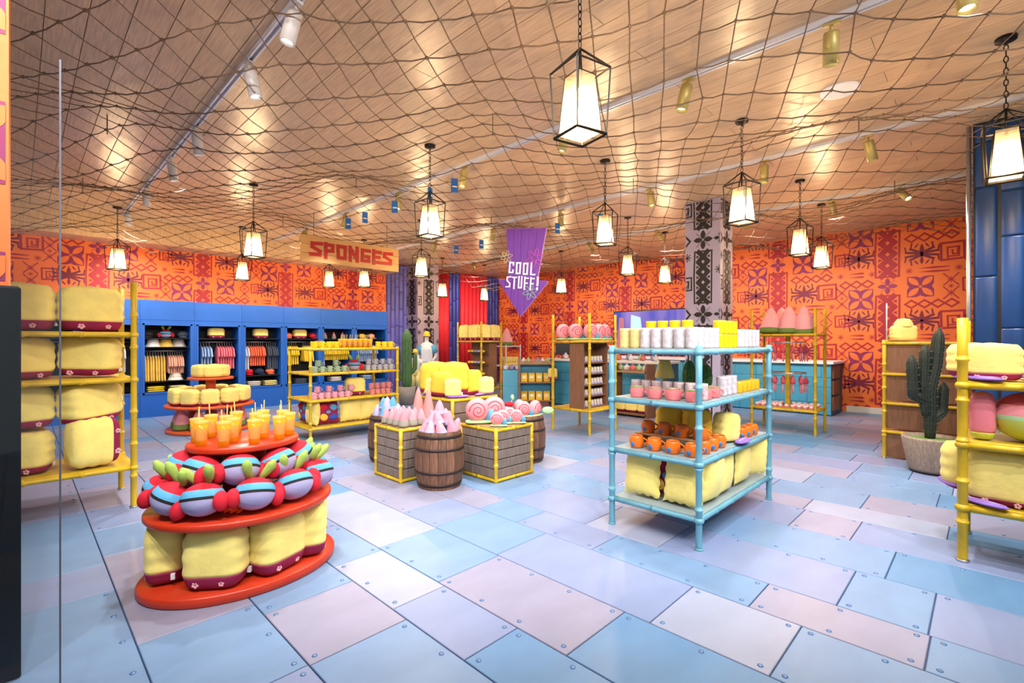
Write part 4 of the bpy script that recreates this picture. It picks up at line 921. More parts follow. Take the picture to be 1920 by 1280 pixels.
# ---- PANELLED UNIT, CACTUS, FRONT RIGHT RACK
pn = rack('bamboo_shelf_unit', 'bamboo shelf unit with a brown boarded back facing the shop, behind the cactus', 7.3, 7.72, .2, .88, (.34, .68, 1.03, 1.4), 1.42, BAM, SHELFW, .022, 'shelf unit')
for z0, z1 in ((.02, .3), (.36, .64), (.7, .99), (1.05, 1.36)): MB().box(-.2, -.185, -.32, .32, z0, z1, .003).build('back_board', WOODB, pn)
cu5 = mk_cushion('plush_backpack', .26, .2, .18, YEL, None)
bp = cu5((7.5, .72, 1.401), R(-60), 'pale yellow plush backpack lying on the boarded shelf unit', 'backpack'); MB().tube([(-.08, .09, .12), (-.09, .2, .02), (-.02, .26, .012), (.06, .12, .08)], .012, 6).build('strap', YELD, bp); MB().lathe([(.1, 0), (.085, .05), (.06, .09), (.001, .1)], 14, (0, 0, .18)).build('top_flap', YEL, bp)
tag(MB().box(XW-.012, XW-.003, 1.12, 1.3, 1.19, 1.27, .002).build('wall_plate', WHT), 'small white plate on the right orange wall above the baseboard', 'wall plate')
rd = thing('price_rod', 'thin white upright rod at the left end of the boarded shelf unit', 'rod', (7.32, .86, 1.4)); MB().tube([(0, 0, .0), (0, 0, .46)], .006, 6).build('rod', WHT, rd); MB().lathe([(.001, 0), (.02, 0), (.018, .008), (.001, .009)], 12).build('rod_foot', WHT, rd)
CACT = mat('cactus_dark', (34, 44, 36), .6, var=.2, vscale=12); CACL = mat('cactus_green', (66, 104, 60), .6, var=.2, vscale=12)
SPN = mat('spine', (120, 118, 100), .7); POTM = mat('pot_woven', (150, 132, 118), .8, var=.25, vscale=60, stretch=(1, 1, .3), bump=.5, bscale=80)
def cactus_arm(pts, r, parent, m, nm, ribs=9):
    pts = [Vector(p) for p in pts]; b = MB(); rings = []; sp = MB(); n = ribs*4
    fine = []
    for a, c in zip(pts, pts[1:]):
        for t in range(6): fine.append(a.lerp(c, t/6))
    fine.append(pts[-1]); K = len(fine)
    for i, p in enumerate(fine):
        t = i/(K-1); k = r*(min(1, .75+t*2) if t < .85 else math.sqrt(max(.03, 1-((t-.85)/.15)**2)))
        d = (fine[min(i+1, K-1)]-fine[max(i-1, 0)]).normalized(); a = d.cross(Vector((.3, 1, .05))).normalized(); c = d.cross(a)
        rings.append([tuple(p+(a*math.cos(2*PI*j/n)+c*math.sin(2*PI*j/n))*k*(1+.13*math.cos(2*PI*j*ribs/n))) for j in range(n)])
        for j in range(ribs):
            u = a*math.cos(2*PI*j/ribs)+c*math.sin(2*PI*j/ribs); q = p+u*k*1.1; sp.add([q-d*.004, q+d*.004, q+u*.02+d*.01, q+c*.004], [(0, 1, 2), (1, 3, 2), (3, 0, 2)])
    o = b.loft(rings, True, True).build(nm, m, parent); s_ = sp.build('spines', SPN, o); s_['kind'] = 'stuff'
pc = thing('potted_cactus', 'dark branching cactus in a tapered woven pot before the boarded unit', 'potted cactus', (6.86, .42, 0), 0)
MB().lathe([(.001, .02), (.19, .02), (.205, .05), (.262, .36), (.258, .38), (.235, .38), (.22, .33), (.001, .33)], 32).build('pot', POTM, pc); MB().lathe([(.19, 0), (.19, .03)], 24, cap=True).build('pot_foot', BLK, pc); MB().lathe([(.235, .345), (.1, .36), (.001, .365)], 24).build('moss', OLV, pc)
cr = lambda t, z: (-t*-.7*1, t*-.714, z)     # t metres to the photo's right, z up
cactus_arm([cr(-.02, .34), cr(-.02, .9), cr(.04, 1.15), cr(.08, 1.54)], .052, pc, CACT, 'stem'); cactus_arm([cr(-.03, .75), cr(-.2, .82), cr(-.22, 1.26)], .046, pc, CACT, 'branch'); cactus_arm([cr(-.06, .6), cr(-.09, .95), cr(-.07, 1.36)], .046, pc, CACT, 'branch'); cactus_arm([cr(.0, .55), cr(.11, .64), cr(.13, .96)], .042, pc, CACT, 'branch')
rack('bamboo_rack', 'yellow bamboo rack with cushions at the right edge, before the blue partition', 4.22, 4.86, -1.25, .11, (.37, .77, 1.15), 1.55, BAM, BAM, .028)
cuR = mk_cushion('square_cushion', .29, .24, .16, YEL, MAG, .2); cuR2 = mk_cushion('square_cushion', .34, .34, .18, YEL, MAG, .12)
GR = 'cushions on the right edge rack'
cuR((4.34, -.02, 1.151), R(-90), 'yellow cushion with magenta base on the top shelf, first right of the front post', 'cushion', GR); cuR((4.36, -.33, 1.151), R(-92), 'yellow cushion with magenta base on the top shelf, cut by the right picture edge', 'cushion', GR); cuR((4.6, .06, 1.151), R(-60), 'yellow cushion with magenta base on the top shelf, poking out behind the front post', 'cushion', GR)
lbd((4.27, .04, 1.153), R(60), 'purple oval toy board on the top shelf of the right edge rack', 'toy board', 'purple toy boards'); lbd((4.27, -.28, 1.153), R(80), 'purple oval toy board at the right picture edge on the top shelf', 'toy board', 'purple toy boards')
lbd((4.7, .12, 1.153), R(10), 'purple oval toy board poking out left of the right edge rack, upper', 'toy board', 'purple toy boards')
pkA = mk_ball(.17, (ROSE, PINK, PLG, mat('vinyl_lime', (196, 210, 80), .3)), False); VP = mat('vinyl_pink', (226, 128, 142), .25)
o = pkA((4.42, -.2, .771), 0, 'large glossy pink ball with lime base on the middle shelf of the right edge rack', 'ball', None, (0, 0)); o.scale = (1, 1.1, 1.12)
mk_cushion('tall_pink_cushion', .13, .31, .12, VP, mat('vinyl_lime', (196, 210, 80), .3), .16, .55)((4.34, .02, .771), R(-90), 'upright glossy pink cushion with lime base beside the front post', 'cushion', None)
cuR2((4.36, -.07, .371), R(-92), 'large yellow cushion on the lowest shelf, right of the front post', 'cushion', GR); cuR2((4.38, -.44, .371), R(-90), 'large yellow cushion on the lowest shelf at the right picture edge', 'cushion', GR); cuR2((4.64, .07, .371), R(-60), 'large yellow cushion on the lowest shelf poking out left of the front post', 'cushion', GR)
lbd((4.26, .02, .373), R(60), 'purple oval toy board on the lowest shelf of the right edge rack', 'toy board', 'purple toy boards'); lbd((4.6, .19, .40), R(20), 'purple oval toy board poking out left of the right edge rack, lower', 'toy board', 'purple toy boards')

# ---- COUNTERS, TELEVISION
BRK = mat('counter_blue', (74, 160, 196), .5, var=.06, vscale=4, rnd=.06); CJT = mat('counter_joint', (34, 88, 116), .6)
def counter(name, label, x0, x1, y0, y1, h):
    t = thing(name, label, 'counter', ((x0+x1)/2, (y0+y1)/2, 0)); a, b_ = (x1-x0)/2, (y1-y0)/2; r = random.Random(int(y0*10))
    MB().box(-a+.012, a, -b_+.012, b_-.012, 0, h-.05).build('carcass', CJT, t); MB().box(-a-.04, a, -b_-.03, b_+.03, h-.05, h, .006).build('worktop', WHT, t)
    z = .02; k = 0
    while z < h-.08:
        hh = min((.22, .3, .18)[k % 3], h-.055-z); y = -b_+.012; y -= r.random()*.2
        while y < b_-.02:
            w_ = r.choice((.3, .42, .55)); u0, u1 = max(y, -b_+.012), min(y+w_, b_-.012)
            if u1-u0 > .04: MB().box(-a, -a+.014, u0+.003, u1-.003, z+.003, z+hh-.003, .003).build('front_tile', BRK, t)
            y += w_
        z += hh; k += 1
    return t
cb = counter('back_counter', 'pale blue tiled counter with white top along the right wall', 10.62, 11.56, 2.06, 7.4, 1.02)
for z0, z1 in ((.1, .36), (.4, .66), (.7, .93)): MB().box(-.42, .1, -2.69, -2.62, z0, z1).build('end_niche', WOODB, cb)
cd = counter('cash_desk', 'pale blue tiled cash desk with white top behind the boxed figurine rack', 8.4, 9.05, 4.3, 7.1, 1.02)
tv = thing('television', 'wide wall television showing a blue and violet scene above the counter', 'television', (XW-.03, 6.33, 1.06), 0)
MB().box(-.03, .02, -1.05, 1.05, 0, 1.17, .006).build('casing', mat('tv_black', (14, 14, 22), .3), tv)
m = bpy.data.materials.new('tv_picture'); m.use_nodes = True; nt = m.node_tree; N = nt.nodes.new; Lk = nt.links.new; bs = nt.nodes['Principled BSDF']
tc = N('ShaderNodeTexCoord'); wv = N('ShaderNodeTexNoise'); mp = N('ShaderNodeMapping'); mp.inputs['Scale'].default_value = (1, 2.2, .5); Lk(tc.outputs['Object'], mp.inputs[0]); Lk(mp.outputs[0], wv.inputs['Vector']); wv.inputs['Scale'].default_value = 1.3
cr_ = N('ShaderNodeValToRGB'); e = cr_.color_ramp.elements; e[0].position = .35; e[0].color = (.05, .08, .75, 1); e[1].position = .65; e[1].color = (.45, .3, .85, 1); Lk(wv.outputs['Fac'], cr_.inputs[0]); Lk(cr_.outputs[0], bs.inputs['Emission Color']); bs.inputs['Emission Strength'].default_value = .8; bs.inputs['Base Color'].default_value = (0, 0, 0, 1)
MB().box(-.034, -.03, -1.02, 1.02, .03, 1.14).build('screen', m, tv)
MB().add([(-.036, .52, .5), (-.036, .16, .42), (-.036, .22, .98), (-.036, .5, 1.06)], [(0, 1, 2, 3)]).build('screen_shape', mat('tv_shape', (150, 200, 235), .4, emit=.7), tv)
MB().add([(-.036, .95, .1), (-.036, .7, .1), (-.036, .72, .98), (-.036, .86, 1.0)], [(0, 1, 2, 3)]).build('screen_shape', mat('tv_shape_b', (150, 90, 110), .4, emit=.6), tv)
mo = thing('till_monitor', 'black till monitor standing on the cash desk', 'monitor', (8.75, 6.9, 1.02), R(-50))
MB().box(-.2, .2, -.02, .02, .08, .34, .006).build('screen', mat('tv_black', (14, 14, 22), .3), mo); MB().box(-.09, .09, -.08, .08, 0, .015).box(-.03, .03, .0, .03, .01, .12).build('foot', IRON, mo)
FG = [mat('pack_white', (220, 216, 222), .5, var=.3, vscale=40), mat('pack_blue', (140, 150, 200), .5, var=.3, vscale=40), mat('pack_red', (206, 110, 104), .5, var=.3, vscale=40), mat('pack_green', (166, 196, 150), .5, var=.3, vscale=40)]
def mk_pouch(m):
    def f():
        r = root('gift_pouch'); MB().rbox(.12, .09, .1, .6, 16, 6).build('bag', m, r); MB().tube([(0, 0, .09), (0, 0, .13)], [.03, .012], 8).build('tied_neck', m, r); return r
    return Proto(f)
po = [mk_pouch(m) for m in FG]
for i in range(18): po[i % 4]((8.5+.14*(i % 2), 4.5+.135*i, 1.021), rr.random(), '%s gift pouch in the row on the cash desk' % ('white', 'bluish', 'reddish', 'greenish')[i % 4], 'pouch', '%s pouches on the cash desk' % ('white', 'bluish', 'reddish', 'greenish')[i % 4])
# rack with shell plushes and boxed figurine cabinet
rack('bamboo_rack', 'yellow bamboo rack with shell plushes above a wooden figurine cabinet', 5.92, 6.62, 4.2, 4.9, (.38, 1.42), 1.82, BAM, BAM, .022)
cab = thing('figurine_cabinet', 'open wooden cabinet with five shelves of small white figurines', 'cabinet', (6.27, 4.46, .38)); w_, d_ = .31, .13
for q in (-1, 1): MB().box(q*w_-.012, q*w_+.012, -d_, d_, 0, 1.0).build('side_panel', WOODB, cab)
MB().box(-w_, w_, d_-.015, d_, 0, 1.0).build('back_panel', WOODB, cab)
for z in (.0, .17, .34, .51, .68, .985): MB().box(-w_+.012, w_-.012, -d_, d_-.015, z, z+.015).build('shelf', WOODB, cab)
fig = Proto(lambda: (lambda r: (MB().lathe([(.001, 0), (.03, 0), (.032, .03), (.022, .05), (.03, .07), (.02, .095), (.001, .1)], 10).build('body', mat('figurine_white', (226, 218, 206), .5, var=.2, vscale=30), r), MB().lathe([(.033, .002), (.034, .02), (.033, .03)], 10).build('base_band', LAV, r), r)[2])(root('figurine')))
for k, z in enumerate((.397, .567, .737, .907, 1.077)):
    for i in range(7): fig((6.03+.079*i, 4.4, z), 0, 'small white figurine on the %s shelf of the wooden figurine cabinet' % ('lowest', 'second lowest', 'middle', 'second highest', 'highest')[k], 'figurine', 'figurines on the %s shelf' % ('lowest', 'second lowest', 'middle', 'second highest', 'highest')[k])
sD = mk_shell(.12)
for i, (X, Y, rz) in enumerate(((6.0, 4.76, -20), (6.0, 4.52, -25), (6.08, 4.3, -10), (6.32, 4.3, 0), (6.5, 4.32, 5))): sD((X, Y, 1.421), R(rz), 'pink spiral shell plush on the high shelf above the figurines, %s' % ORD[i], 'plush toy', 'shell plushes on the high shelf')
# notebook display, bag, bin in front of the cash desk
nd = thing('notebook_display', 'grey-brown wooden display with slanted shelves of yellow notebooks', 'display', (7.95, 7.08, 0), FC)
for q in (-.36, .36): MB().box(q-.025, q+.025, -.14, .14, 0, 1.02, .004).build('upright', mat('drift_wood', (128, 108, 92), .7, var=.25, vscale=6, stretch=(6, 6, .6)), nd)
for z in (.1, .5): MB().box(-.34, .34, -.16, .1, z, z+.02).build('shelf', SHELFW, nd)
MB().box(-.34, .34, -.14, .14, .9, .92).box(-.34, .34, -.14, -.125, .92, .98).build('top_tray', SHELFW, nd); MB().box(-.34, .34, .1, .115, .05, .9).build('blue_back', BRK, nd)
nb = Proto(lambda: (lambda r: (MB().box(-.068, .068, -.008, .008, 0, .2, .003).build('cover', YELD, r), MB().box(-.04, .04, -.0095, -.008, .07, .14).build('cover_label', mat('label_cream', (246, 236, 190), .5), r), r)[2])(root('notebook')))
for k, z in enumerate((.121, .521)):
    for i in range(4):
        x, y = rot2(-.25+.165*i, -.07, FC); nb((7.95+x, 7.08+y, z), FC, 'yellow notebook on the %s shelf of the wooden display, %s' % (('lower', 'upper')[k], ORD[i]), 'notebook', 'yellow notebooks', (R(-18), 0))
for i in range(6):
    x, y = rot2(-.26+.105*i, .02, FC); po[(i*3) % 4]((7.95+x, 7.08+y, .921), i, '%s gift pouch in the tray of the notebook display' % ('white', 'bluish', 'reddish', 'greenish')[(i*3) % 4], 'pouch', '%s pouches in the tray' % ('white', 'bluish', 'reddish', 'greenish')[(i*3) % 4])
for i in range(3):
    x, y = rot2(-.2+.14*i, .03, FC); mgY((7.95+x, 7.08+y, .521), 0, 'golden mug behind the notebooks on the upper shelf of the display', 'mug', 'golden mugs behind notebooks')
x, y = rot2(.36, -.19, FC); bg = thing('shoulder_bag', 'square yellow shoulder bag with red base hanging on the notebook display', 'bag', (7.95+x, 7.08+y, .58), FC)
MB().rbox(.2, .05, .25, .4, z0=-.55).build('bag_body', YEL, bg); MB().rbox(.2, .052, .25, .4, z0=-1, z1=-.55, m=4).build('red_base', ROSE, bg); MB().tube([(-.02, 0, .24), (.0, .0, .48), (.02, 0, .24)], .008, 6).build('strap', YELD, bg)
bn = thing('blue_bin', 'square sky blue panelled bin filled with grey goods beside the curtains', 'bin', (7.82, 7.68, 0), FC)
MB().box(-.2, .2, -.18, .18, 0, .76, .008).build('bin_body', mat('bin_blue', (96, 182, 220), .5, var=.05), bn)
for z0, z1, q0, q1 in ((.4, .74, -.19, -.0), (.4, .74, .01, .19), (.03, .38, -.19, -.08), (.03, .38, -.07, .19)): MB().box(q0, q1, -.186, -.18, z0, z1, .002).build('front_panel', mat('bin_blue', (96, 182, 220), .5), bn)
for i in range(9):
    x, y = rot2(-.135+.135*(i % 3), -.11+.11*(i//3), FC); po[i % 2]((7.82+x, 7.68+y, .762), i, '%s gift pouch heaped on the sky blue bin' % ('white', 'bluish')[i % 2], 'pouch', '%s pouches on the bin' % ('white', 'bluish')[i % 2])
# second small display seen under the blue rack top, right of the figurines
nd2 = thing('plush_shelf', 'dark low shelf with yellow cushions in front of the cash desk', 'shelf', (8.1, 4.75, 0), R(-90))
MB().box(-.36, .36, -.16, .16, .04, .07).build('low_board', WOODB, nd2); MB().box(-.36, .36, -.16, .16, .82, .85).build('high_board', SHELFW, nd2)
for q in (-.35, .35): MB().box(q-.02, q+.02, -.16, .16, 0, .98).build('upright', WOODB, nd2)
for i in range(3): cuS((8.1, 4.52+.25*i, .071), R(-90), 'small yellow cushion on the low dark shelf by the cash desk, %s' % ('nearest the column', 'middle one', 'farthest from the column')[i], 'cushion', 'cushions on the dark shelf')
for i in range(5): po[(0, 3, 2, 0, 3)[i]]((8.1, 4.5+.13*i, .851), i, '%s gift pouch on the high board of the dark shelf' % ('white', 'greenish', 'reddish', 'white', 'greenish')[i], 'pouch', 'pouches on the dark shelf, '+('white', 'greenish', 'reddish', 'white', 'greenish')[i])
# ---- middle rear rack with cushions and slippers
rack('bamboo_rack', 'yellow bamboo rack with four yellow cushions above slippers, before the red curtain', 7.02, 7.62, 7.82, 8.62, (.38, 1.42), 1.84, BAM, BAM, .022)
mb_ = thing('slipper_board', 'brown wooden upright board with rows of slippers under the yellow cushions', 'display board', (7.36, 8.2, .38)); MB().box(-.03, .2, -.3, .3, 0, 1.0, .004).build('board', WOODB, mb_)
for z in (.25, .5, .75): MB().box(-.15, -.03, -.3, .3, z, z+.012).build('ledge', WOODB, mb_)
slp = {}
for nm, m in (('yellow', YELD), ('lilac', LAV)):
    slp[nm] = Proto(lambda m=m: (lambda r: (MB().rbox(.075, .16, .02, .7, 16, 4).build('sole', BLK, r), MB().ell((0, -.03, .035), .038, .06, .035, 12, 6).build('upper', m, r), r)[2])(root('slipper')))
for k, z in enumerate((.645, .895, 1.145)):
    for i in range(5): nm = ('yellow', 'yellow', 'lilac', 'lilac', 'yellow')[i]; slp[nm]((7.24, 8.42-.11*i, z), R(-90), '%s slipper on the %s ledge of the brown board' % (nm, ('lower', 'middle', 'upper')[k]), 'slipper', '%s slippers on the %s ledge' % (nm, ('lower', 'middle', 'upper')[k]))
cuQ = mk_cushion('square_cushion', .3, .36, .22, YEL, MAG, .18)
for i, (X, Y, rz) in enumerate(((7.14, 8.48, -80), (7.14, 8.16, -70), (7.2, 7.94, -20), (7.5, 7.94, -5))): cuQ((X, Y, 1.421), R(rz), 'yellow cushion on the high shelf before the red curtain, %s' % ORD[i], 'cushion', 'four yellow cushions before the curtain')
gr = rack('gondola_rack', 'white rear rack with a pink cone and yellow boxes next to the slippers', 8.25, 8.75, 8.3, 8.95, (.3, .82, 1.3), 1.32, WHT, SHELFB, .018)
coL((8.42, 8.45, 1.301), 0, 'pink cone plush on the white rear rack beside the purple arrow tip', 'plush toy')
gb = Proto(lambda: (lambda r: (MB().box(-.05, .05, -.05, .05, 0, .2, .006).build('carton', YEL, r), MB().box(-.051, .051, -.051, .051, .06, .1).build('printed_stripe', YELD, r), r)[2])(root('gift_carton')))
for i in range(8): gb((8.32+.11*(i % 4), 8.36+.13*(i//4), .821), 0, 'yellow carton on the middle shelf of the white rear rack', 'carton', 'yellow cartons on the white rear rack')
for i in range(3): coP((8.33+.16*i, 8.4, .301), 0, 'pink cone plush on the lowest shelf of the white rear rack', 'plush toy', 'pink cones on the white rear rack')

# ---- mannequins and rear cactus
def mannequin(label, X, Y, H, cap, top, bottom, child):
    t = thing('mannequin', label, 'mannequin', (X, Y, 0), FC); s_ = H/1.75
    me = bpy.data.meshes.new('body'); J = [(0, 0, .95, .13), (0, 0, 1.15, .115), (0, 0, 1.36, .13), (0, 0, 1.47, .055), (0, -.01, 1.56, .06), (0, -.015, 1.66, .085), (-.17, 0, 1.4, .055), (-.25, .02, 1.14, .042), (-.22, -.08, .92, .032), (.17, 0, 1.4, .055), (.27, .03, 1.14, .042), (.17, -.02, .97, .032), (-.09, 0, .88, .085), (-.1, 0, .48, .058), (-.1, .02, .08, .04), (-.1, -.1, .04, .035), (.09, 0, .88, .085), (.11, 0, .48, .058), (.12, .02, .08, .04), (.12, -.1, .04, .035)]
    E_ = [(0, 1), (1, 2), (2, 3), (3, 4), (4, 5), (2, 6), (6, 7), (7, 8), (2, 9), (9, 10), (10, 11), (0, 12), (12, 13), (13, 14), (14, 15), (0, 16), (16, 17), (17, 18), (18, 19)]
    me.from_pydata([(a*s_, b_*s_, c*s_+.03) for a, b_, c, _ in J], E_, []); me.materials.append(WHT); o = link('body', me, t)
    md = o.modifiers.new('skin', 'SKIN'); md.use_smooth_shade = True; me.skin_vertices.new() if not me.skin_vertices else None
    for i, v in enumerate(me.skin_vertices[0].data): v.radius = (J[i][3]*s_*(.78 if i < 3 else 1), J[i][3]*s_*(.78 if i < 3 else 1)); v.use_root = (i == 0)
    sb = o.modifiers.new('sub', 'SUBSURF'); sb.levels = sb.render_levels = 2
    S = lambda pf, sy=.66: MB().lathe([(r*s_, z*s_+.03) for r, z in pf], 20, (0, 0, 0), 1, sy)
    S([(.17, .96), (.165, 1.15), (.19, 1.36), (.15, 1.46), (.075, 1.5)]).build('shirt', top, t)
    for q in (-1, 1):
        MB().tube([(q*.14*s_, 0, 1.4*s_+.03), (q*.25*s_, .01, 1.2*s_+.03)], [.085*s_, .08*s_], 12).build('sleeve', top if child else SKY, t)
        MB().tube([(q*.09*s_, 0, .97*s_+.03), (q*.11*s_, 0, (.45 if child else .22)*s_+.03)], [.11*s_, .1*s_], 14).build('trouser_leg', bottom, t)
    MB().box(-.11*s_, .11*s_, -.145*s_, -.13*s_, .95*s_+.03, 1.3*s_+.03, .004).build('bib', bottom, t); S([(.175, .86), (.178, 1.0)]).build('waistband', bottom, t)
    MB().lathe([(.092*s_, 1.68*s_+.03), (.095*s_, 1.72*s_+.03), (.07*s_, 1.79*s_+.03), (.001, 1.81*s_+.03)], 16, (0, -.015*s_, 0)).lathe([(.09*s_, 1.68*s_+.03), (.15*s_, 1.665*s_+.03), (.15*s_, 1.672*s_+.03)], 16, (0, -.03*s_, 0)).build('hat', cap, t)
    MB().lathe([(.001, 0), (.2*s_, 0), (.2*s_, .02), (.001, .022)], 24).build('base_plate', STEEL, t); return t
mannequin('white adult mannequin in pale dungarees, grey-blue sleeves and a yellow hat', 7.26, 10.16, 1.58, YELD, WHT, mat('denim_pale', (206, 214, 228), .8, var=.05), False)
mannequin('white child mannequin in yellow trousers and a yellow hat', 6.66, 9.78, 1.16, YELD, mat('tee_grey', (214, 214, 222), .8, var=.08, vscale=20), mat('cotton_lemon', (228, 216, 140), .8), True)
pc2 = thing('potted_cactus', 'tall green column cactus in a grey pot beside the mannequins', 'potted cactus', (6.05, 9.22, 0)); MB().lathe([(.001, .01), (.15, .01), (.2, .4), (.17, .4), (.16, .36), (.001, .36)], 24).build('pot', mat('pot_grey', (140, 132, 128), .7, var=.1), pc2)
cactus_arm([(0, 0, .35), (0, 0, .9), (0, 0, 1.68)], .1, pc2, CACL, 'stem', 11); cactus_arm([(-.06, .06, .55), (-.14, .14, .65), (-.14, .14, 1.3)], .05, pc2, CACL, 'branch'); cactus_arm([(.06, -.06, .7), (.13, -.12, .8), (.13, -.13, 1.15)], .045, pc2, CACL, 'branch')

# ================================================================== BLUE WARDROBES
edges = [-1.8, -.97, -.13, .71, 1.55, 2.4, 3.245, 4.085, 4.92, 5.745, 6.67]
YF = 11.05; YK = YW-.002
WN = ['hidden leftmost', 'far left', 'left', 'first behind the yellow plush rack', 'yellow garment', 'pink shirt', 'coral shirt', 'yellow top', 'bright yellow row', 'rightmost']
RAILM = STEEL
def garment(m, L_, kind):
    def f():
        r = root('hanging_garment')
        if kind == 'shirt': pts = [(-.06, 0), (-.2, -.05), (-.27, -.2), (-.19, -.24), (-.16, -.17), (-.17, -L_), (.17, -L_), (.16, -.17), (.19, -.24), (.27, -.2), (.2, -.05), (.06, 0)]
        else: pts = [(-.05, 0), (-.12, -.06), (-.15, -.2), (-.19, -L_), (.19, -L_), (.15, -.2), (.12, -.06), (.05, 0)]
        pts = [(x_*.8, z_) for x_, z_ in pts]; n = len(pts); cz = -L_*.5
        b = MB(); vs = [(x_, y_, z_) for y_ in (-.012, .012) for x_, z_ in pts]; vs = []
        for y_, k in ((-.008, 1), (-.016, .86), ): vs += [(x_*k, y_, cz+(z_-cz)*k) for x_, z_ in pts]
        for y_, k in ((.016, .86), (.008, 1)): vs += [(x_*k, y_, cz+(z_-cz)*k) for x_, z_ in pts]
        fs = [tuple(range(n, 2*n)), tuple(range(3*n-1, 2*n-1, -1))]
        for a, c in ((0, 1), (2, 3), (3, 0)):
            for j in range(n): fs.append((a*n+j, a*n+(j+1) % n, c*n+(j+1) % n, c*n+j))
        b.add(vs, fs).build('cloth', m, r)
        MB().tube([(-.13, 0, -.04), (0, 0, .015), (.13, 0, -.04)], .004, 5).tube([(0, 0, .015), (0, 0, .045), (.012, 0, .06), (.0, 0, .072)], .003, 5).build('hanger', WHT, r); return r
    return Proto(f)
CM = {n: mat('cloth_'+n, c, .85, var=.1, vscale=14, rnd=.08) for n, c in dict(yellow=(226, 188, 84), blossom=(224, 164, 140), paleblue=(150, 182, 226), pink=(238, 120, 140), coral=(240, 110, 76), slate=(70, 84, 104), white=(214, 222, 236), lemon=(240, 206, 50), navy=(30, 44, 84)).items()}
GM = {}
def hang(bay, x0, n, dx, zr, col, L_, kind='shirt'):
    key = (col, L_, kind)
    if key not in GM: GM[key] = garment(CM[col], L_, kind)
    for i in range(n): GM[key]((x0+dx*i, YF+.24, zr-.09), R(90+rr.uniform(-2.5, 2.5)), '%s %s in the wardrobe %s' % (col if col != 'paleblue' else 'pale blue', 'shirt' if kind == 'shirt' else 'dress', bay), 'shirt' if kind == 'shirt' else 'dress', '%s %ss in the wardrobe %s' % (col, kind, bay))
hatB = {}
def hat(bay, x, z, col, m, what='bucket hat'):
    if (col, what) not in hatB:
        def f(m=m):
            r = root('bucket_hat' if what == 'bucket hat' else 'cap')
            if what == 'bucket hat': MB().lathe([(.13, 0), (.126, .008), (.1, .06), (.09, .13), (.06, .15), (.001, .152)], 20).build('crown', m, r); MB().lathe([(.103, .055), (.106, .065), (.1, .08)], 20).build('hat_band', m, r)
            else: MB().ell((0, 0, .072), .095, .1, .07, 16, 8).build('crown', m, r); MB().ell((0, -.11, .02), .075, .07, .012, 14, 5).build('peak', m, r)
            return r
        hatB[(col, what)] = Proto(f)
    hatB[(col, what)]((x, YF+.2, z), R(rr.uniform(-15, 15)), '%s %s in the wardrobe %s' % (col, what, bay), 'hat', None)
fold = {}
def folded(bay, x, z, col, m, n=3):
    for i in range(n):
        if col not in fold: fold[col] = Proto(lambda m=m: (lambda r: (MB().rbox(.26, .28, .035, .4, 20, 5).build('folded_cloth', m, r), MB().rbox(.262, .05, .03, .4, 20, 4, (0, -.12, .003)).build('front_fold', m, r), r)[2])(root('folded_shirt')))
        fold[col]((x, YF+.2, z+.035*i), R(rr.uniform(-3, 3)), '%s folded shirt in the wardrobe %s' % (col, bay), 'folded shirt', '%s folded shirts, wardrobe %s, stack at %s' % (col, bay, 'left' if i < 0 else 'bottom'))
bays = []
for i in range(len(edges)-1):
    x0, x1 = edges[i], edges[i+1]
    if i < 2: bays.append((x0, x1, 1.39)); continue
    c = (x0+x1)/2; h = (x1-x0)/2-.002; s_ = WN[i]
    t = thing('wardrobe', 'blue open wardrobe bay %s' % (('', '', 'hidden behind the yellow cushion rack', 'with white shirts beside the yellow cushion rack')[i] if i < 4 else ('with yellow dresses and hats', 'with pale blue and pink shirts', 'with coral and slate shirts', 'with yellow shirts behind the long rack', 'with pink cone plushes on top', 'rightmost, beside the violet bamboo')[i-4]), 'wardrobe', (c, YF, 0), 0, 'blue wardrobes along the left wall')
    D = YK-YF
    MB().box(-h, h, 0, D, 0, .44, .003).build('plinth', CABB, t); MB().box(-h, h, 0, D, 1.72, 1.8, .003).build('header', CABB, t); MB().box(-h, h, .012, D, 1.803, 2.17, .003).build('fascia', CABB, t)
    for q in (-1, 1): MB().box(q*h-(.065 if q > 0 else 0), q*h+(.065 if q < 0 else 0), 0, D, .44, 1.72, .003).build('side_post', CABB, t)
    MB().box(-h+.065, h-.065, D-.02, D, .44, 1.72).build('back_panel', CABD, t); MB().box(-h+.065, h-.065, .01, D-.02, .44, .452).build('base_board', CABD, t)
    f = MB()
    for a_0, a_1, z0, z1 in ((-h+.035, h-.035, 1.70, 1.735), (-h+.035, h-.035, .42, .455)): f.box(a_0, a_1, -.012, .001, z0, z1, .002)
    for q in (-1, 1): f.box(q*(h-.05)-.015, q*(h-.05)+.015, -.012, .001, .42, 1.735, .002)
    f.build('door_frame', CABB, t)
    sh = (1.46, 1.3, .66) if i == 4 else (1.46, .68)
    for z in sh: MB().box(-h+.065, h-.065, .03, D-.02, z-.015, z, .002).build('shelf', CABD, t)
    zr = 1.22 if i == 4 else 1.39
    MB().tube([(-h+.065, .24, zr), (h-.065, .24, zr)], .012, 8).build('hanging_rail', RAILM, t); bays.append((x0, x1, zr))
def mini(pr_, x, z, lab, cat='plush toy'): pr_((x, YF+.2, z), 0, lab, cat)
x0, x1, zr = bays[4]; n_ = 'with yellow dresses'
hang(n_, x0+.1, 8, .042, zr, 'yellow', .5, 'dress'); hang(n_, x0+.46, 7, .038, zr, 'blossom', .34, 'shirt')
for k, (c, m) in enumerate((('white', WHT), ('yellow', CM['yellow']), ('grey', mat('cloth_grey', (170, 168, 170), .85)))): hat(n_, x0+.225+.2*k, 1.301, c, m)
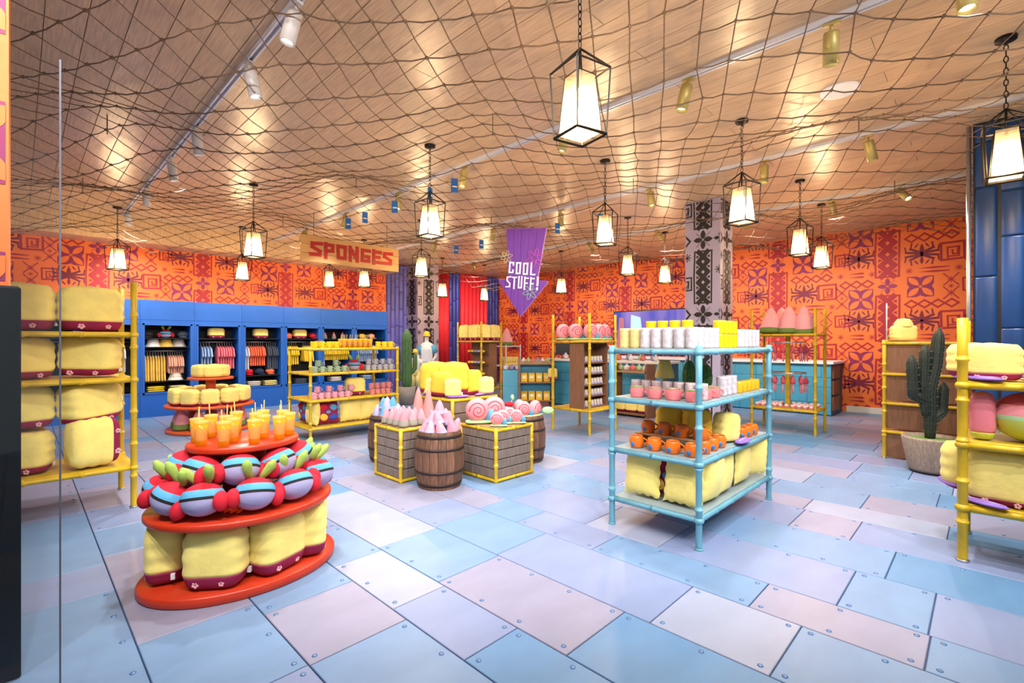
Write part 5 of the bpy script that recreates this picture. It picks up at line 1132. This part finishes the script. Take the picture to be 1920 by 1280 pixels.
hat(n_+', low shelf', x0+.58, .661, 'pale', OFFW); folded(n_, x0+.25, .453, 'yellow', CM['lemon']); folded(n_, x0+.6, .453, 'cream yellow', mat('cloth_cream', (236, 220, 150), .85))
mk_ball(.1)((x0+.42, YF+.2, 1.461), 0, 'striped round plush on the top shelf of the wardrobe with yellow dresses', 'plush toy')
hat(n_+', top left', x0+.14, 1.461, 'black', BLK, 'cap'); hat(n_+', top right', x0+.7, 1.461, 'dark grey', CM['slate'], 'cap')
x0, x1, zr = bays[5]; n_ = 'with pale blue and pink shirts'
hang(n_, x0+.16, 4, .05, zr, 'paleblue', .36); hang(n_, x0+.45, 7, .045, zr, 'pink', .46); folded(n_, x0+.42, .453, 'navy', CM['navy'])
cuV = mk_cushion('square_cushion', .3, .22, .2, YEL, MAG, .3); mini(cuV, x0+.42, 1.461, 'yellow cushion on the top shelf above the pale blue and pink shirts', 'cushion')
x0, x1, zr = bays[6]; n_ = 'with coral and slate shirts'
hang(n_, x0+.11, 2, .045, zr, 'white', .5); hang(n_, x0+.21, 7, .045, zr, 'coral', .42); hang(n_, x0+.56, 5, .045, zr, 'slate', .5)
for k, (c, m) in enumerate((('red', RED), ('navy', CM['navy']), ('coral', CM['coral']))): hat(n_, x0+.18+.22*k, .681, c, m, 'cap')
folded(n_, x0+.26, .453, 'cream', OFFW); folded(n_, x0+.6, .453, 'pale lemon', mat('cloth_cream', (236, 220, 150), .85)); mini(cuV, x0+.42, 1.461, 'yellow cushion on the top shelf above the coral shirts', 'cushion')
x0, x1, zr = bays[7]; n_ = 'with yellow shirts'
hang(n_, x0+.1, 6, .05, zr, 'lemon', .42); hang(n_, x0+.52, 5, .045, zr, 'lemon', .36, 'dress'); mini(cuV, x0+.42, 1.461, 'yellow cushion on the top shelf above the yellow shirts', 'cushion'); hat(n_, x0+.16, 1.461, 'orange-red', CM['coral'], 'cap'); hat(n_, x0+.72, 1.461, 'bright red', RED, 'cap'); folded(n_, x0+.4, .453, 'grey', CM['slate'])
x0, x1, zr = bays[8]; n_ = 'with pink cones on top'
hang(n_, x0+.12, 13, .048, zr, 'lemon', .34); hang(n_+', right end', x0+.12, 1, .04, zr, 'white', .46, 'dress')
for k in range(3): coM((x0+.18+.22*k, YF+.2, 1.461), 0, 'pink cone plush on the wardrobe shelf above the lemon shirts, %s' % ORD[k], 'plush toy')
folded(n_, x0+.4, .453, 'white', WHT)
x0, x1, zr = bays[9]; n_ = 'at the right end'
hang(n_, x0+.14, 11, .052, zr, 'paleblue', .4); hat(n_, x0+.3, 1.461, 'tan', CM['yellow'], 'cap'); hat(n_, x0+.56, 1.461, 'sand', CM['blossom'], 'cap'); folded(n_, x0+.4, .453, 'blue', CM['paleblue'])
x0, x1, zr = bays[3]; n_ = 'behind the left rack'
hang(n_, x0+.14, 10, .055, zr, 'white', .46); folded(n_, x0+.4, .453, 'white', WHT)
# ---- look-alikes that share a label are told apart by their order from left to right, and by row where they stand behind one another
UNIT = ['', 'first', 'second', 'third', 'fourth', 'fifth', 'sixth', 'seventh', 'eighth', 'ninth', 'tenth', 'eleventh', 'twelfth', 'thirteenth', 'fourteenth', 'fifteenth', 'sixteenth', 'seventeenth', 'eighteenth', 'nineteenth']
def nth(n): return UNIT[n] if n < 20 else ('twentieth', 'thirtieth', 'fortieth')[n//10-2] if n % 10 == 0 else ('twenty', 'thirty', 'forty')[n//10-2]+'-'+UNIT[n % 10]
same = {}
for o in list(COL.objects):
    if o.parent is None and 'label' in o: same.setdefault(o['label'], []).append(o)
for lb, os_ in same.items():
    if len(os_) < 2: continue
    os_.sort(key=lambda o: (.7004*o.location.x-.7138*o.location.y)/(.7138*o.location.x+.7004*o.location.y))
    n = len(os_); lv = {}
    for o in os_: lv.setdefault(round(o.location.z, 2), []).append(o)
    if 'folded shirt' in lb:
        for k, z in enumerate(sorted(lv)): lv[z][0]['label'] = lb+', '+('lowest', 'middle', 'topmost')[k]
        continue
    for k, o in enumerate(os_):
        o['label'] = lb+', '+(('left one', 'right one')[k] if n == 2 else 'leftmost' if k == 0 else 'rightmost' if k == n-1 else nth(k+1)+' from left')
bpy.context.view_layer.update()
